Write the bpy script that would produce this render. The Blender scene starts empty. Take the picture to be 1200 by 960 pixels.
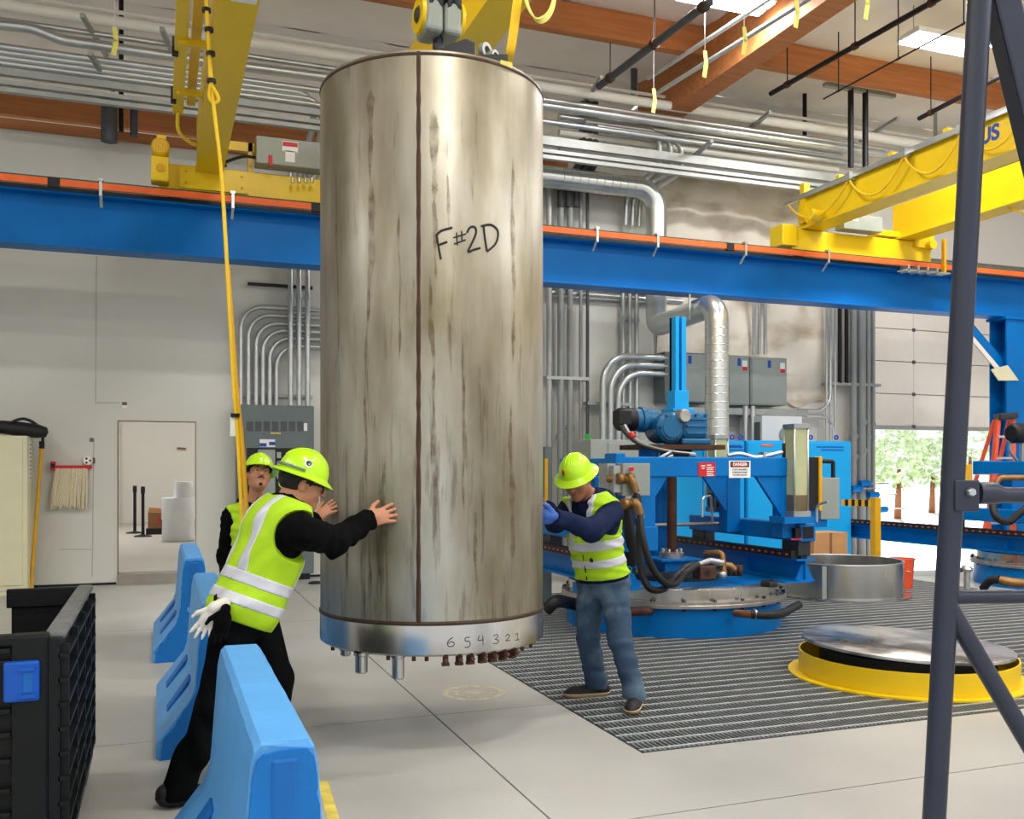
import bpy, bmesh, math, random
import numpy as np
from mathutils import Vector, Matrix
random.seed(7)
SC = bpy.context.scene
COL = SC.collection

# ---------------------------------------------------------------- camera
F, CX, HY, ZC = 1110.0, 600.0, 550.0, 1.5
YAW = math.radians(20.36)
FW = (math.sin(YAW), math.cos(YAW)); RT = (math.cos(YAW), -math.sin(YAW))
cd = bpy.data.cameras.new('camera'); cam = bpy.data.objects.new('camera', cd); COL.objects.link(cam)
cd.sensor_width = 36; cd.lens = F / 1200 * 36; cd.shift_y = (HY - 480) / 1200
cd.clip_start = .05; cd.clip_end = 200
cam.location = (0, 0, ZC); cam.rotation_euler = (math.pi / 2, 0, -YAW)
SC.camera = cam
# ---------------------------------------------------------------- world, sun, exposure
w = bpy.data.worlds.new('world'); SC.world = w; w.use_nodes = True
bg = w.node_tree.nodes['Background']; bg.inputs[0].default_value = (.95, .97, 1, 1); bg.inputs[1].default_value = .85
vs = SC.view_settings; vs.view_transform = 'Standard'; vs.look = 'None'; vs.gamma = 1; vs.use_curve_mapping = False
vs.exposure = 0.3
sd = bpy.data.lights.new('sun', 'SUN'); sd.energy = 16.0; sd.angle = .02; sd.color = (1, .95, .88)
so = bpy.data.objects.new('sun', sd); COL.objects.link(so); so.rotation_euler = Vector((-.52, -.62, -.585)).to_track_quat('-Z', 'Y').to_euler()
LAMP_W = 104.0
def area(name, loc, sx, sy, watts, col=(1, .985, .97)):
    l = bpy.data.lights.new(name, 'AREA'); l.shape = 'RECTANGLE'; l.size = sx; l.size_y = sy; l.energy = watts; l.color = col
    o = bpy.data.objects.new(name, l); COL.objects.link(o); o.location = loc; return o
for lu in (-5.5, 1.5, 5.6, 9.6, 14.5):
    for lv in (-2.5, 1.8, 5.5):
        area('high_bay_light', (lu, lv, 7.25), 1.3, .5, LAMP_W)
for lu in (-5, .5, 6):
    for lv in (20.5,):
        area('hall_light', (lu, lv, 5.6), 1.4, .6, LAMP_W * 1.5)

# ---------------------------------------------------------------- helpers
def PD(px, py, d):
    a = (px - CX) / F; b = (HY - py) / F
    return Vector((d * (FW[0] + a * RT[0]), d * (FW[1] + a * RT[1]), ZC + d * b))
def PV(px, py, v):
    a = (px - CX) / F; return PD(px, py, v / (FW[1] + a * RT[1]))
def PU(px, py, u):
    a = (px - CX) / F; return PD(px, py, u / (FW[0] + a * RT[0]))
def PZ(px, py, z):
    return PD(px, py, (z - ZC) * F / (HY - py))

def lin(c): return tuple(((x / 255) / 12.92 if x / 255 <= .04045 else ((x / 255 + .055) / 1.055) ** 2.4) for x in c)
MATS = {}
def mat(name, rgb, rough=.5, metal=0, var=.12, scale=6, bump=0, bscale=60, rgb2=None, thr=(.45, .65), stretch=(1, 1, 1),
        emit=0, alpha=1, spec=.5, trans=0, ior=1.45, coat=0, rvar=0):
    m = bpy.data.materials.new(name); m.use_nodes = True; nt = m.node_tree; N = nt.nodes; L = nt.links
    p = N['Principled BSDF']; c = lin(rgb)
    p.inputs['Roughness'].default_value = rough; p.inputs['Metallic'].default_value = metal
    p.inputs['IOR'].default_value = ior; p.inputs['Transmission Weight'].default_value = trans; p.inputs['Alpha'].default_value = alpha
    p.inputs['Specular IOR Level'].default_value = spec
    if coat: p.inputs['Coat Weight'].default_value = coat
    tc = N.new('ShaderNodeTexCoord'); mp = N.new('ShaderNodeMapping'); mp.inputs['Scale'].default_value = stretch
    L.new(tc.outputs['Object'], mp.inputs[0])
    ns = N.new('ShaderNodeTexNoise'); ns.inputs['Scale'].default_value = scale; ns.inputs['Detail'].default_value = 6
    L.new(mp.outputs[0], ns.inputs['Vector'])
    rp = N.new('ShaderNodeValToRGB'); rp.color_ramp.elements[0].position = thr[0]; rp.color_ramp.elements[1].position = thr[1]
    L.new(ns.outputs['Fac'], rp.inputs[0])
    if rgb2 is None:
        c0 = tuple(x * (1 - var) for x in c); c1 = tuple(min(1, x * (1 + var * .6)) for x in c)
        rp.color_ramp.elements[0].position = .3; rp.color_ramp.elements[1].position = .7
    else: c0 = c; c1 = lin(rgb2)
    rp.color_ramp.elements[0].color = (*c0, 1); rp.color_ramp.elements[1].color = (*c1, 1)
    L.new(rp.outputs[0], p.inputs['Base Color'])
    if bump:
        nb = N.new('ShaderNodeTexNoise'); nb.inputs['Scale'].default_value = bscale; nb.inputs['Detail'].default_value = 4
        L.new(mp.outputs[0], nb.inputs['Vector'])
        bp = N.new('ShaderNodeBump'); bp.inputs['Strength'].default_value = bump; bp.inputs['Distance'].default_value = .02
        L.new(nb.outputs['Fac'], bp.inputs['Height']); L.new(bp.outputs[0], p.inputs['Normal'])
    if rvar:
        mr = N.new('ShaderNodeMapRange'); mr.inputs[3].default_value = max(.02, rough - rvar); mr.inputs[4].default_value = rough + rvar
        L.new(ns.outputs['Fac'], mr.inputs[0]); L.new(mr.outputs[0], p.inputs['Roughness'])
    if 0 < alpha < 1:
        na = N.new('ShaderNodeTexNoise'); na.inputs['Scale'].default_value = 14; na.inputs['Detail'].default_value = 6; L.new(tc.outputs['Object'], na.inputs['Vector'])
        mr = N.new('ShaderNodeMapRange'); mr.inputs[1].default_value = .35; mr.inputs[2].default_value = .65; mr.inputs[3].default_value = alpha * .2; mr.inputs[4].default_value = min(1, alpha * 1.5); L.new(na.outputs['Fac'], mr.inputs[0]); L.new(mr.outputs[0], p.inputs['Alpha'])
    if emit:
        p.inputs['Emission Color'].default_value = (*c, 1); p.inputs['Emission Strength'].default_value = emit
    MATS[name] = m; return m

ORG = {}
class MB:
    def __init__(s): s.v = []; s.f = []; s.sm = []
    def add(s, vs_, fs, smooth=False):
        o = len(s.v); s.v += [tuple(x) for x in vs_]; s.f += [tuple(i + o for i in f) for f in fs]; s.sm += [smooth] * len(fs); return s
    def box(s, x0, x1, y0, y1, z0, z1):
        if x0 > x1: x0, x1 = x1, x0
        if y0 > y1: y0, y1 = y1, y0
        if z0 > z1: z0, z1 = z1, z0
        v = [(x, y, z) for z in (z0, z1) for y in (y0, y1) for x in (x0, x1)]
        return s.add(v, [(0, 2, 3, 1), (4, 5, 7, 6), (0, 1, 5, 4), (2, 6, 7, 3), (0, 4, 6, 2), (1, 3, 7, 5)])
    def obox(s, c, size, R=None):
        c = Vector(c); hx, hy, hz = (q / 2 for q in size); R = R or Matrix.Identity(3)
        v = [c + R @ Vector((x, y, z)) for z in (-hz, hz) for y in (-hy, hy) for x in (-hx, hx)]
        return s.add(v, [(0, 2, 3, 1), (4, 5, 7, 6), (0, 1, 5, 4), (2, 6, 7, 3), (0, 4, 6, 2), (1, 3, 7, 5)])
    def bar(s, p0, p1, w, h, up=(0, 0, 1)):
        p0 = Vector(p0); p1 = Vector(p1); t = (p1 - p0); L = t.length; t.normalize(); up = Vector(up)
        r = t.cross(up)
        if r.length < 1e-4: r = t.cross(Vector((0, 1, 0)))
        r.normalize(); n = r.cross(t)
        return s.obox((p0 + p1) / 2, (w, L, h), Matrix((r, t, n)).transposed())
    def tube(s, pts, r, seg=12, caps=True):
        pts = [Vector(p) for p in pts]; n = len(pts); rs = r if isinstance(r, (list, tuple)) else [r] * n
        T = []
        for i in range(n):
            t = (pts[min(i + 1, n - 1)] - pts[max(i - 1, 0)]); T.append(t.normalized() if t.length > 1e-9 else Vector((0, 0, 1)))
        a = Vector((0, 0, 1)) if abs(T[0].z) < .9 else Vector((1, 0, 0))
        nrm = T[0].cross(a).normalized(); V = []
        for i in range(n):
            nrm = (nrm - T[i] * nrm.dot(T[i])).normalized(); b = T[i].cross(nrm)
            for k in range(seg):
                th = 2 * math.pi * k / seg; V.append(pts[i] + (nrm * math.cos(th) + b * math.sin(th)) * rs[i])
        Fs = [(i * seg + k, i * seg + (k + 1) % seg, (i + 1) * seg + (k + 1) % seg, (i + 1) * seg + k) for i in range(n - 1) for k in range(seg)]
        s.add(V, Fs, True)
        if caps:
            o = len(s.v) - len(V)
            s.f.append(tuple(o + k for k in reversed(range(seg)))); s.sm.append(False)
            s.f.append(tuple(o + (n - 1) * seg + k for k in range(seg))); s.sm.append(False)
        return s
    def cyl(s, p0, p1, r, seg=20): return s.tube([p0, p1], r, seg)
    def lathe(s, c, prof, seg=48, axis=None, close=False, smooth=True):
        c = Vector(c); M = Matrix.Identity(3)
        if axis is not None: M = Vector((0, 0, 1)).rotation_difference(Vector(axis).normalized()).to_matrix()
        n = len(prof); V = []
        for (r, z) in prof:
            for k in range(seg):
                th = 2 * math.pi * k / seg; V.append(c + M @ Vector((r * math.cos(th), r * math.sin(th), z)))
        m = n if close else n - 1
        Fs = [(i * seg + k, i * seg + (k + 1) % seg, ((i + 1) % n) * seg + (k + 1) % seg, ((i + 1) % n) * seg + k) for i in range(m) for k in range(seg)]
        return s.add(V, Fs, smooth)
    def prism(s, poly, axis, a0, a1):
        def P(p, a):
            return {'x': (a, p[0], p[1]), 'y': (p[0], a, p[1]), 'z': (p[0], p[1], a)}[axis]
        n = len(poly); V = [P(p, a0) for p in poly] + [P(p, a1) for p in poly]
        return s.add(V, [tuple(reversed(range(n))), tuple(range(n, 2 * n))] + [(i, (i + 1) % n, n + (i + 1) % n, n + i) for i in range(n)])
    def build(s, name, m, parent=None, loc=None, bev=0, bseg=2, auto=None):
        me = bpy.data.meshes.new(name)
        V = np.array(s.v, dtype=float)
        if parent is not None: org = ORG[parent.name]
        elif loc is not None: org = Vector(loc)
        else:
            lo = V.min(0); hi = V.max(0); org = Vector(((lo[0] + hi[0]) / 2, (lo[1] + hi[1]) / 2, lo[2]))
        V = V - np.array(org)
        me.from_pydata(V.tolist(), [], s.f)
        me.polygons.foreach_set('use_smooth', s.sm)
        bm = bmesh.new(); bm.from_mesh(me); bmesh.ops.recalc_face_normals(bm, faces=bm.faces)
        if any(s.sm):
            for e in bm.edges:
                if len(e.link_faces) == 2 and e.calc_face_angle(0) > .7: e.smooth = False
        bm.to_mesh(me); bm.free(); me.update()
        ms = m if isinstance(m, (list, tuple)) else [m]
        for q in ms: me.materials.append(MATS[q] if isinstance(q, str) else q)
        o = bpy.data.objects.new(name, me); COL.objects.link(o)
        if parent is not None: o.parent = parent
        else: o.location = org
        ORG[o.name] = org
        if bev:
            md = o.modifiers.new('bevel', 'BEVEL'); md.width = bev; md.segments = bseg; md.limit_method = 'ANGLE'; md.angle_limit = .6
        return o
def tag(o, label, cat, group=None):
    o['label'] = label; o['category'] = cat
    if group: o['group'] = group
    return o
def struct(o, label=None):
    o['kind'] = 'structure'
    if label: o['label'] = label
    return o
def thing(name, label, cat, loc, group=None):
    o = bpy.data.objects.new(name, None); COL.objects.link(o); o.location = loc; o.empty_display_size = .1
    ORG[o.name] = Vector(loc); return tag(o, label, cat, group)
def fillet(pts, r, n=6):
    pts = [Vector(p) for p in pts]; out = [pts[0]]
    for i in range(1, len(pts) - 1):
        a, b, c = pts[i - 1], pts[i], pts[i + 1]; d1 = (a - b); d2 = (c - b)
        ang = d1.angle(d2); rr = min(r, d1.length * .49 * math.tan(ang / 2) if ang < 3.1 else r, d2.length * .49 * math.tan(ang / 2) if ang < 3.1 else r)
        if ang > 3.1 or ang < .02: out.append(b); continue
        t = rr / math.tan(ang / 2); d1.normalize(); d2.normalize()
        p1 = b + d1 * t; p2 = b + d2 * t
        cc = b + (d1 + d2).normalized() * (rr / math.sin(ang / 2))
        for k in range(n + 1):
            q = p1.lerp(p2, k / n) - cc; e = (p1 - cc); f = (p2 - cc); th = e.angle(f)
            if th < 1e-5: out.append(b); break
            q = (e * math.sin((1 - k / n) * th) + f * math.sin(k / n * th)) / math.sin(th); out.append(cc + q)
    out.append(pts[-1]); return out
def spline(pts, n=8):
    pts = [Vector(p) for p in pts]; P = [pts[0]] + pts + [pts[-1]]; out = []
    for i in range(1, len(P) - 2):
        for k in range(n):
            t = k / n; a, b, c, d = P[i - 1], P[i], P[i + 1], P[i + 2]
            out.append(.5 * ((2 * b) + (c - a) * t + (2 * a - 5 * b + 4 * c - d) * t * t + (3 * b - a - 3 * c + d) * t ** 3))
    out.append(pts[-1]); return out
def text_mesh(name, txt, size, M, m, parent, extrude=.001, bold=0):
    cu = bpy.data.curves.new(name, 'FONT'); cu.body = txt; cu.size = size; cu.align_x = 'CENTER'; cu.align_y = 'CENTER'; cu.extrude = extrude; cu.offset = bold
    t = bpy.data.objects.new(name + '_tmp', cu); COL.objects.link(t)
    dg = bpy.context.evaluated_depsgraph_get(); me = bpy.data.meshes.new_from_object(t.evaluated_get(dg))
    bpy.data.objects.remove(t); bpy.data.curves.remove(cu)
    me.transform(M)
    if parent is not None: me.transform(Matrix.Translation(-ORG[parent.name]))
    me.materials.clear(); me.materials.append(MATS[m])
    o = bpy.data.objects.new(name, me); COL.objects.link(o); o.parent = parent
    ORG[o.name] = ORG[parent.name] if parent is not None else Vector((0, 0, 0)); return o
def face_front(p):   # text facing -y (towards the viewer) at world point p
    return Matrix.Translation(Vector(p)) @ Matrix.Rotation(math.pi / 2, 4, 'X')
ORD = ['first', 'second', 'third', 'fourth', 'fifth', 'sixth', 'seventh', 'eighth', 'ninth', 'tenth', 'eleventh', 'twelfth', 'thirteenth', 'fourteenth']

# ---------------------------------------------------------------- materials
mat('concrete', (178, 177, 172), .36, 0, .16, .9, bump=.06, bscale=30, rvar=.08)
mat('hall_concrete', (190, 186, 176), .35, 0, .08, .7)
mat('joint', (70, 68, 64), .9)
mat('pit', (26, 27, 28), .8)
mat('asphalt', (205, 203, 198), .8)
mat('wall_paint', (212, 212, 204), .6, 0, .05, .5, bump=.03, bscale=90)
mat('wall_white', (225, 222, 214), .6, 0, .04, .6)
mat('trim_grey', (150, 146, 134), .6)
mat('seam', (180, 179, 171), .7)
mat('insulation', (236, 231, 226), .7, 0, .06, 1.2, bump=.5, bscale=3.5)
mat('insulation_old', (226, 219, 205), .75, 0, 0, 1.3, bump=.5, bscale=5, rgb2=(150, 122, 84), thr=(.50, .78), stretch=(.8, 1, 1.5))
mat('wood', (182, 116, 66), .6, 0, .22, 3, stretch=(.4, 4, 6), bump=.1)
mat('wood_dark', (126, 78, 46), .6, 0, .3, 3, stretch=(.4, 4, 6))
mat('beam_blue', (0, 108, 186), .36, 0, .10, 1.5, spec=.16)
mat('orange', (238, 104, 34), .5)
mat('green_strip', (32, 84, 70), .5)
mat('yellow', (240, 203, 16), .38, 0, .05, 1.5)
mat('yellow_dark', (226, 170, 10), .5)
mat('yellow_cloth', (250, 205, 40), .7, bump=.2, bscale=150)
mat('pale_yellow', (240, 232, 120), .6)
mat('steel', (168, 170, 170), .35, .85, .12, 8)
mat('galv', (196, 200, 200), .32, .8, .1, 5, rvar=.08)
mat('galv_dull', (170, 174, 172), .45, .5, .1, 5)
mat('duct', (206, 210, 208), .3, .85, .05, 2)
mat('dark_steel', (60, 62, 66), .45, .5, .15, 6)
mat('black_steel', (24, 24, 26), .5, .2)
mat('pipe_grey', (146, 150, 150), .45, .1, .06)
mat('pipe_dark', (82, 84, 88), .5, .2, .1)
mat('white_pipe', (236, 236, 230), .4, 0, .03)
mat('panel_grey', (150, 158, 152), .45, .05, .05)
mat('panel_dark', (104, 116, 116), .45, .1, .06)
mat('panel_black', (22, 24, 26), .6)
mat('machine_blue', (0, 114, 192), .36, 0, .08, 3, spec=.2)
mat('light_blue', (30, 162, 230), .4, 0, .05, 1, spec=.2)
mat('teal_motor', (22, 98, 142), .35, .1, .12, 6)
mat('frame_navy', (58, 63, 78), .38, .35, .08, 4)
mat('rubber', (26, 26, 28), .55, 0, .2, 20)
mat('brass', (150, 112, 66), .45, .6, .25, 12)
mat('copper', (170, 110, 76), .4, .7, .2, 10)
mat('rust', (84, 54, 40), .7, .3, .3, 14)
mat('stain', (112, 86, 52), .7, 0, .3, 30, alpha=.34)
mat('timber_edge', (176, 150, 120), .6)
mat('weld_dark', (74, 58, 46), .6, .4, .3, 20)
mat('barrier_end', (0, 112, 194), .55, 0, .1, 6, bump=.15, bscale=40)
mat('stainless', (192, 190, 184), .26, .95, .08, 4, stretch=(1, 1, .3), rvar=.08)
mat('flange_steel', (176, 170, 162), .4, .8, .2, 8)
mat('lid_black', (96, 95, 96), .3, .8, 0, 2.6, rgb2=(214, 210, 208), thr=(.42, .62), rvar=.1)  # pale patches colour in the door's reflected glare on the lid
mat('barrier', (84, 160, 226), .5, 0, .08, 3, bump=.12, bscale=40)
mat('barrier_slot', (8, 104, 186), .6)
mat('chip', (190, 170, 140), .8)
mat('crate', (20, 21, 22), .45, 0, .2, 6, bump=.08, bscale=80, spec=.3)
mat('crate_grey', (110, 112, 112), .6, 0, .25, 12)
mat('latch_blue', (8, 88, 190), .4)
mat('cream', (224, 220, 186), .45, 0, .03)
mat('mop', (234, 222, 192), .9, 0, .15, 60, bump=.6, bscale=120)
mat('red', (206, 26, 36), .45)
mat('white', (240, 240, 238), .5, 0, .02)
mat('foam', (238, 240, 243), .55, 0, .04, 4, bump=.25, bscale=60)
mat('cardboard', (196, 146, 96), .75, 0, .08)
mat('cardboard_dark', (140, 98, 62), .75, 0, .1)
mat('ink', (40, 38, 36), .7)
mat('print_blue', (16, 70, 170), .5)
mat('print_grey', (120, 122, 120), .5)
mat('seal', (208, 201, 176), .6, 0, .25, 20)
mat('grating', (186, 190, 190), .42, .25, .2, 10)
mat('grating_bar', (150, 154, 154), .45, .4, .15, 10)
mat('tape_yellow', (226, 206, 96), .6, 0, .3, 12)
mat('ladder_orange', (240, 88, 44), .5)
mat('glass_tube', (178, 182, 140), .15, 0, .12, 3, alpha=1)
mat('tube_oil', (108, 92, 62), .2, 0, .25, 3)
mat('lens', (255, 252, 244), .5, emit=14)
mat('foliage', (188, 208, 172), .8, 0, .3, 8)  # leaf colour paled to imitate the overexposed daylight in the yard
mat('far_white', (236, 228, 216), .7, 0, .02)
mat('lime', (172, 214, 22), .75, 0, .08, 5, bump=.12, bscale=26)
mat('lime_hat', (188, 238, 16), .28, 0, .03, coat=.4)
mat('silver_tape', (206, 208, 218), .5, .1, .12, 12)
mat('black_cloth', (12, 12, 14), .9, 0, .25, 9, bump=.25, bscale=40, spec=.08)
mat('black_trouser', (12, 13, 15), .88, 0, .3, 7, bump=.25, bscale=24, spec=.08)
mat('navy_cloth', (26, 36, 66), .8, 0, .2, 9, bump=.25, bscale=30, spec=.08)
mat('denim', (54, 76, 100), .85, 0, 0, 3.2, rgb2=(124, 146, 164), thr=(.5, .8), bump=.25, bscale=36)
mat('skin', (196, 136, 104), .5, 0, .06, 20)
mat('skin_dark', (170, 112, 86), .5, 0, .06, 20)
mat('hair', (22, 18, 17), .6, 0, .3, 90, bump=.5, bscale=200)
mat('eye_white', (232, 228, 222), .2)
mat('eye_dark', (30, 20, 16), .15)
mat('lip', (150, 88, 78), .5)
mat('hat_band', (112, 126, 132), .5)
mat('glove_white', (226, 222, 212), .75, 0, .1, 16, bump=.2)
mat('glove_blue', (54, 100, 182), .6)
mat('sole', (186, 160, 118), .7)
mat('shoe', (30, 28, 32), .7)
mat('teal_patch', (30, 140, 140), .5)
mat('green_tag', (40, 190, 70), .5)
mat('collar_green', (20, 116, 90), .8)

def stain_vessel():
    m = mat('vessel_steel', (178, 176, 165), .40, .6, 0, 1.6, rgb2=(136, 128, 110), thr=(.38, .70), stretch=(2.4, 2.4, .35), rvar=.1)
    nt = m.node_tree; N = nt.nodes; L = nt.links; p = N['Principled BSDF']
    base = p.inputs['Base Color'].links[0].from_socket
    tc = N.new('ShaderNodeTexCoord'); mp = N.new('ShaderNodeMapping'); mp.inputs['Scale'].default_value = (7, 7, .55); L.new(tc.outputs['Object'], mp.inputs[0])
    n2 = N.new('ShaderNodeTexNoise'); n2.inputs['Scale'].default_value = 2.5; n2.inputs['Detail'].default_value = 9; n2.inputs['Roughness'].default_value = .68
    L.new(mp.outputs[0], n2.inputs['Vector'])
    r2 = N.new('ShaderNodeValToRGB'); r2.color_ramp.elements[0].position = .56; r2.color_ramp.elements[1].position = .74; sx = N.new('ShaderNodeSeparateXYZ'); L.new(tc.outputs['Object'], sx.inputs[0])
    ma = N.new('ShaderNodeMath'); ma.operation = 'MULTIPLY_ADD'; ma.inputs[1].default_value = -.035; ma.inputs[2].default_value = .06; L.new(sx.outputs['Z'], ma.inputs[0])
    ad = N.new('ShaderNodeMath'); ad.operation = 'ADD'; L.new(n2.outputs['Fac'], ad.inputs[0]); L.new(ma.outputs[0], ad.inputs[1]); L.new(ad.outputs[0], r2.inputs[0])
    mx = N.new('ShaderNodeMix'); mx.data_type = 'RGBA'; mx.inputs['B'].default_value = (*lin((80, 64, 44)), 1)
    sc_ = N.new('ShaderNodeMath'); sc_.operation = 'MULTIPLY'; sc_.inputs[1].default_value = .9
    L.new(r2.outputs[0], sc_.inputs[0]); L.new(sc_.outputs[0], mx.inputs['Factor']); L.new(base, mx.inputs['A'])
    # broad cloudy dulling
    mp3 = N.new('ShaderNodeMapping'); mp3.inputs['Scale'].default_value = (1.6, 1.6, .8); L.new(tc.outputs['Object'], mp3.inputs[0])
    n3 = N.new('ShaderNodeTexNoise'); n3.inputs['Scale'].default_value = 1.4; n3.inputs['Detail'].default_value = 7; L.new(mp3.outputs[0], n3.inputs['Vector'])
    r3 = N.new('ShaderNodeValToRGB'); r3.color_ramp.elements[0].position = .4; r3.color_ramp.elements[1].position = .68
    r3.color_ramp.elements[0].color = (1, 1, 1, 1); r3.color_ramp.elements[1].color = (*lin((196, 188, 166)), 1); L.new(n3.outputs['Fac'], r3.inputs[0])
    mm = N.new('ShaderNodeMix'); mm.data_type = 'RGBA'; mm.blend_type = 'MULTIPLY'; mm.inputs['Factor'].default_value = 1
    L.new(mx.outputs['Result'], mm.inputs['A']); L.new(r3.outputs[0], mm.inputs['B']); L.new(mm.outputs['Result'], p.inputs['Base Color'])
stain_vessel()

# ================================================================ SETTING
VW = 13.35                                  # back wall plane
GU0, GU1, GV0, GV1 = 2.385, 9.6, 4.45, 10.55   # steel grating area
fl = struct(MB().box(-9, GU0, -6, 13.35, -.12, -.03).box(GU0, 19, -6, GV0, -.12, -.03).box(GU1, 19, GV0, 13.35, -.12, -.03).box(GU0, GU1, GV1, 13.35, -.12, -.03)
            .build('floor', 'joint', loc=(0, 0, -.12)), 'grey concrete floor')
us = [-9, -2.35, 1.565, GU0]; vv = [-6, 1.7, 3.63, 5.58, 9.5, 13.35]
for i in range(3):
    for j in range(5):
        MB().box(us[i] + .005, us[i + 1] - (.005 if i < 2 else 0), vv[j] + .005, vv[j + 1] - .005, -.06, 0).build('slab', 'concrete', fl)
for (a, b) in ((GU0, 6.2), (6.2, 10), (10, 19)):
    for (c, d) in ((-6, 1.7), (1.7, 3.63), (3.63, GV0)):
        MB().box(a + (.005 if a != GU0 else 0), b - .005, c + .005, d - .005 if d != GV0 else d, -.06, 0).build('slab', 'concrete', fl)
    if a < GU1 - .5 and b <= 6.3: MB().box(a, b, GV1, 13.35, -.06, 0).build('slab', 'concrete', fl)
MB().box(6.21, GU1, GV1, 13.35, -.06, 0).build('slab', 'concrete', fl)
for (c, d) in ((GV0, 7.5), (7.5, 10.5), (10.5, 13.35)):
    MB().box(GU1, 14, c + .005, d - .005, -.06, 0).build('slab', 'concrete', fl); MB().box(14.01, 19, c + .005, d - .005, -.06, 0).build('slab', 'concrete', fl)
# the grating over a dark sump
fg = struct(MB().box(GU0, GU1, GV0, GV1, -.5, -.45).box(GU0 - .02, GU0, GV0, GV1, -.5, -.06).box(GU1, GU1 + .02, GV0, GV1, -.5, -.06)
            .box(GU0, GU1, GV0 - .02, GV0, -.5, -.06).box(GU0, GU1, GV1, GV1 + .02, -.5, -.06).build('floor_sump', 'pit', loc=(GU0, GV0, -.5)), 'dark sump under the grating')
g = MB(); v = GV0 + .06
while v < GV1 - .02: g.box(GU0 + .01, GU1 - .01, v - .009, v + .009, -.02, .001); v += .142
o = g.build('cross_rods', 'grating', fg); o['kind'] = 'stuff'
g = MB(); u = GU0 + .03
while u < GU1: g.box(u - .003, u + .003, GV0, GV1, -.012, .0); u += .03
o = g.build('bearing_bars', 'grating_bar', fg); o['kind'] = 'stuff'
g = MB()
for (a, b, c, d) in ((GU0, GU0 + .012, GV0, GV1), (GU1 - .012, GU1, GV0, GV1), (GU0, GU1, GV0, GV0 + .012), (GU0, GU1, GV1 - .012, GV1)): g.box(a, b, c, d, -.05, .002)
g.build('edge_angle', 'dark_steel', fg)

# partition wall with the doorway
DU0, DU1, DZ = -.52, .44, 2.13
UP = 7.33
wb = struct(MB().box(-9, DU0, VW, VW + .16, 0, 5.77).box(DU1, UP, VW, VW + .16, 0, 5.77).box(DU0, DU1, VW, VW + .16, DZ, 5.77).build('wall_back', 'wall_paint', loc=(0, VW, 0)), 'white painted partition wall')
# thin panel joints and a hatch outline on it
g = MB()
pj = lambda a, b: (PV(a[0], a[1], VW - .001), PV(b[0], b[1], VW - .001))
for a, b in (((113, 300), (112, 472)), ((112, 472), (140, 472)), ((110, 515), (108, 676)), ((70, 644), (107, 644))):
    p, q = pj(a, b); g.bar(p, q, .012, .004, (0, 1, 0))
g.build('wall_joint', 'seam', wb)
struct(MB().box(-9, UP, VW - .09, VW + .2, 5.77, 5.88).build('trim_1', 'wood'), 'wooden ledger on top of the partition')
struct(MB().box(-9, DU0 - .02, VW - .012, VW, 0, .03).box(DU1 + .02, UP, VW - .012, VW, 0, .03).build('baseboard_back', 'black_steel'), 'thin dark line along the wall foot')
tr = struct(MB().box(DU0 - .007, DU0, VW - .01, VW + .17, 0.0, DZ + .012).box(DU1, DU1 + .007, VW - .01, VW + .17, 0.0, DZ + .012).box(DU0, DU1, VW - .01, VW + .17, DZ, DZ + .007)
            .build('trim_2', 'timber_edge'), 'thin timber edge of the doorway')
struct(MB().box(DU0, DU1, VW - .05, VW + .2, 0, .13).build('trim_3', 'trim_grey'), 'grey doorway threshold step')
struct(MB().box(-9, UP + .2, VW + .16, 26, .0, .13).build('floor_hall', 'hall_concrete'), 'pale concrete floor of the hall behind')
struct(MB().box(-9, UP + .35, 26, 26.2, .13, 7.6).build('wall_hall', 'wall_white'), 'white far wall of the hall behind')
struct(MB().box(-1.35, -1.2, 23.0, 26, .13, 7.0).build('wall_hall_side', 'wall_white'), 'white side wall of the hall behind')
# outer wall right of the partition, with the roll-up doorway
RU0, RU1, RZ = 11.68, 16.3, 5.3
struct(MB().box(UP, RU0, VW, VW + .2, 0, 7.6).box(RU1, 19, VW, VW + .2, 0, 7.6).box(RU0, RU1, VW, VW + .2, RZ, 7.6).build('wall_outer', 'wall_white', loc=(9, VW, 0)), 'white outer wall')
struct(MB().box(-9.2, -9, -6, 27, 0, 7.6).build('wall_left', 'wall_paint'))
struct(MB().box(19, 19.2, -6, VW, 0, 7.6).build('wall_right', 'wall_white'))
struct(MB().box(UP + .2, UP + .35, VW + .16, 26, 0, 7.6).build('wall_hall_right', 'wall_white'))
# ceiling blanket: sagging quilted panels between the purlins
ce = struct(MB().box(-9.2, 19.2, -6, VW + .3, 7.72, 7.8).box(-9.2, UP + .35, VW + .3, 26.2, 7.72, 7.8).build('ceiling', 'insulation'), 'roof deck')
PUR = (-.2, 5.6, 11.4, 13.4, 17.2, 23.0, 26)
rng = np.random.RandomState(3)
for i in range(len(PUR) - 1):
    g = MB(); nx, ny = 70, 14; a, b = PUR[i], PUR[i + 1]; V = []
    for yi in range(ny + 1):
        for xi in range(nx + 1):
            t = yi / ny; s_ = math.sin(t * math.pi)
            x = -9 + ((28 if b < 14 else 16.4) * xi / nx); z = 7.62 - .11 * s_ ** .6 + .03 * math.sin(x * 2.1 + i) * s_ + rng.uniform(-.012, .012)
            V.append((x, a + (b - a) * t, z))
    g.add(V, [(yi * (nx + 1) + xi, yi * (nx + 1) + xi + 1, (yi + 1) * (nx + 1) + xi + 1, (yi + 1) * (nx + 1) + xi) for yi in range(ny) for xi in range(nx)], True)
    g.build('insulation_blanket', 'insulation', ce)
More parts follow.
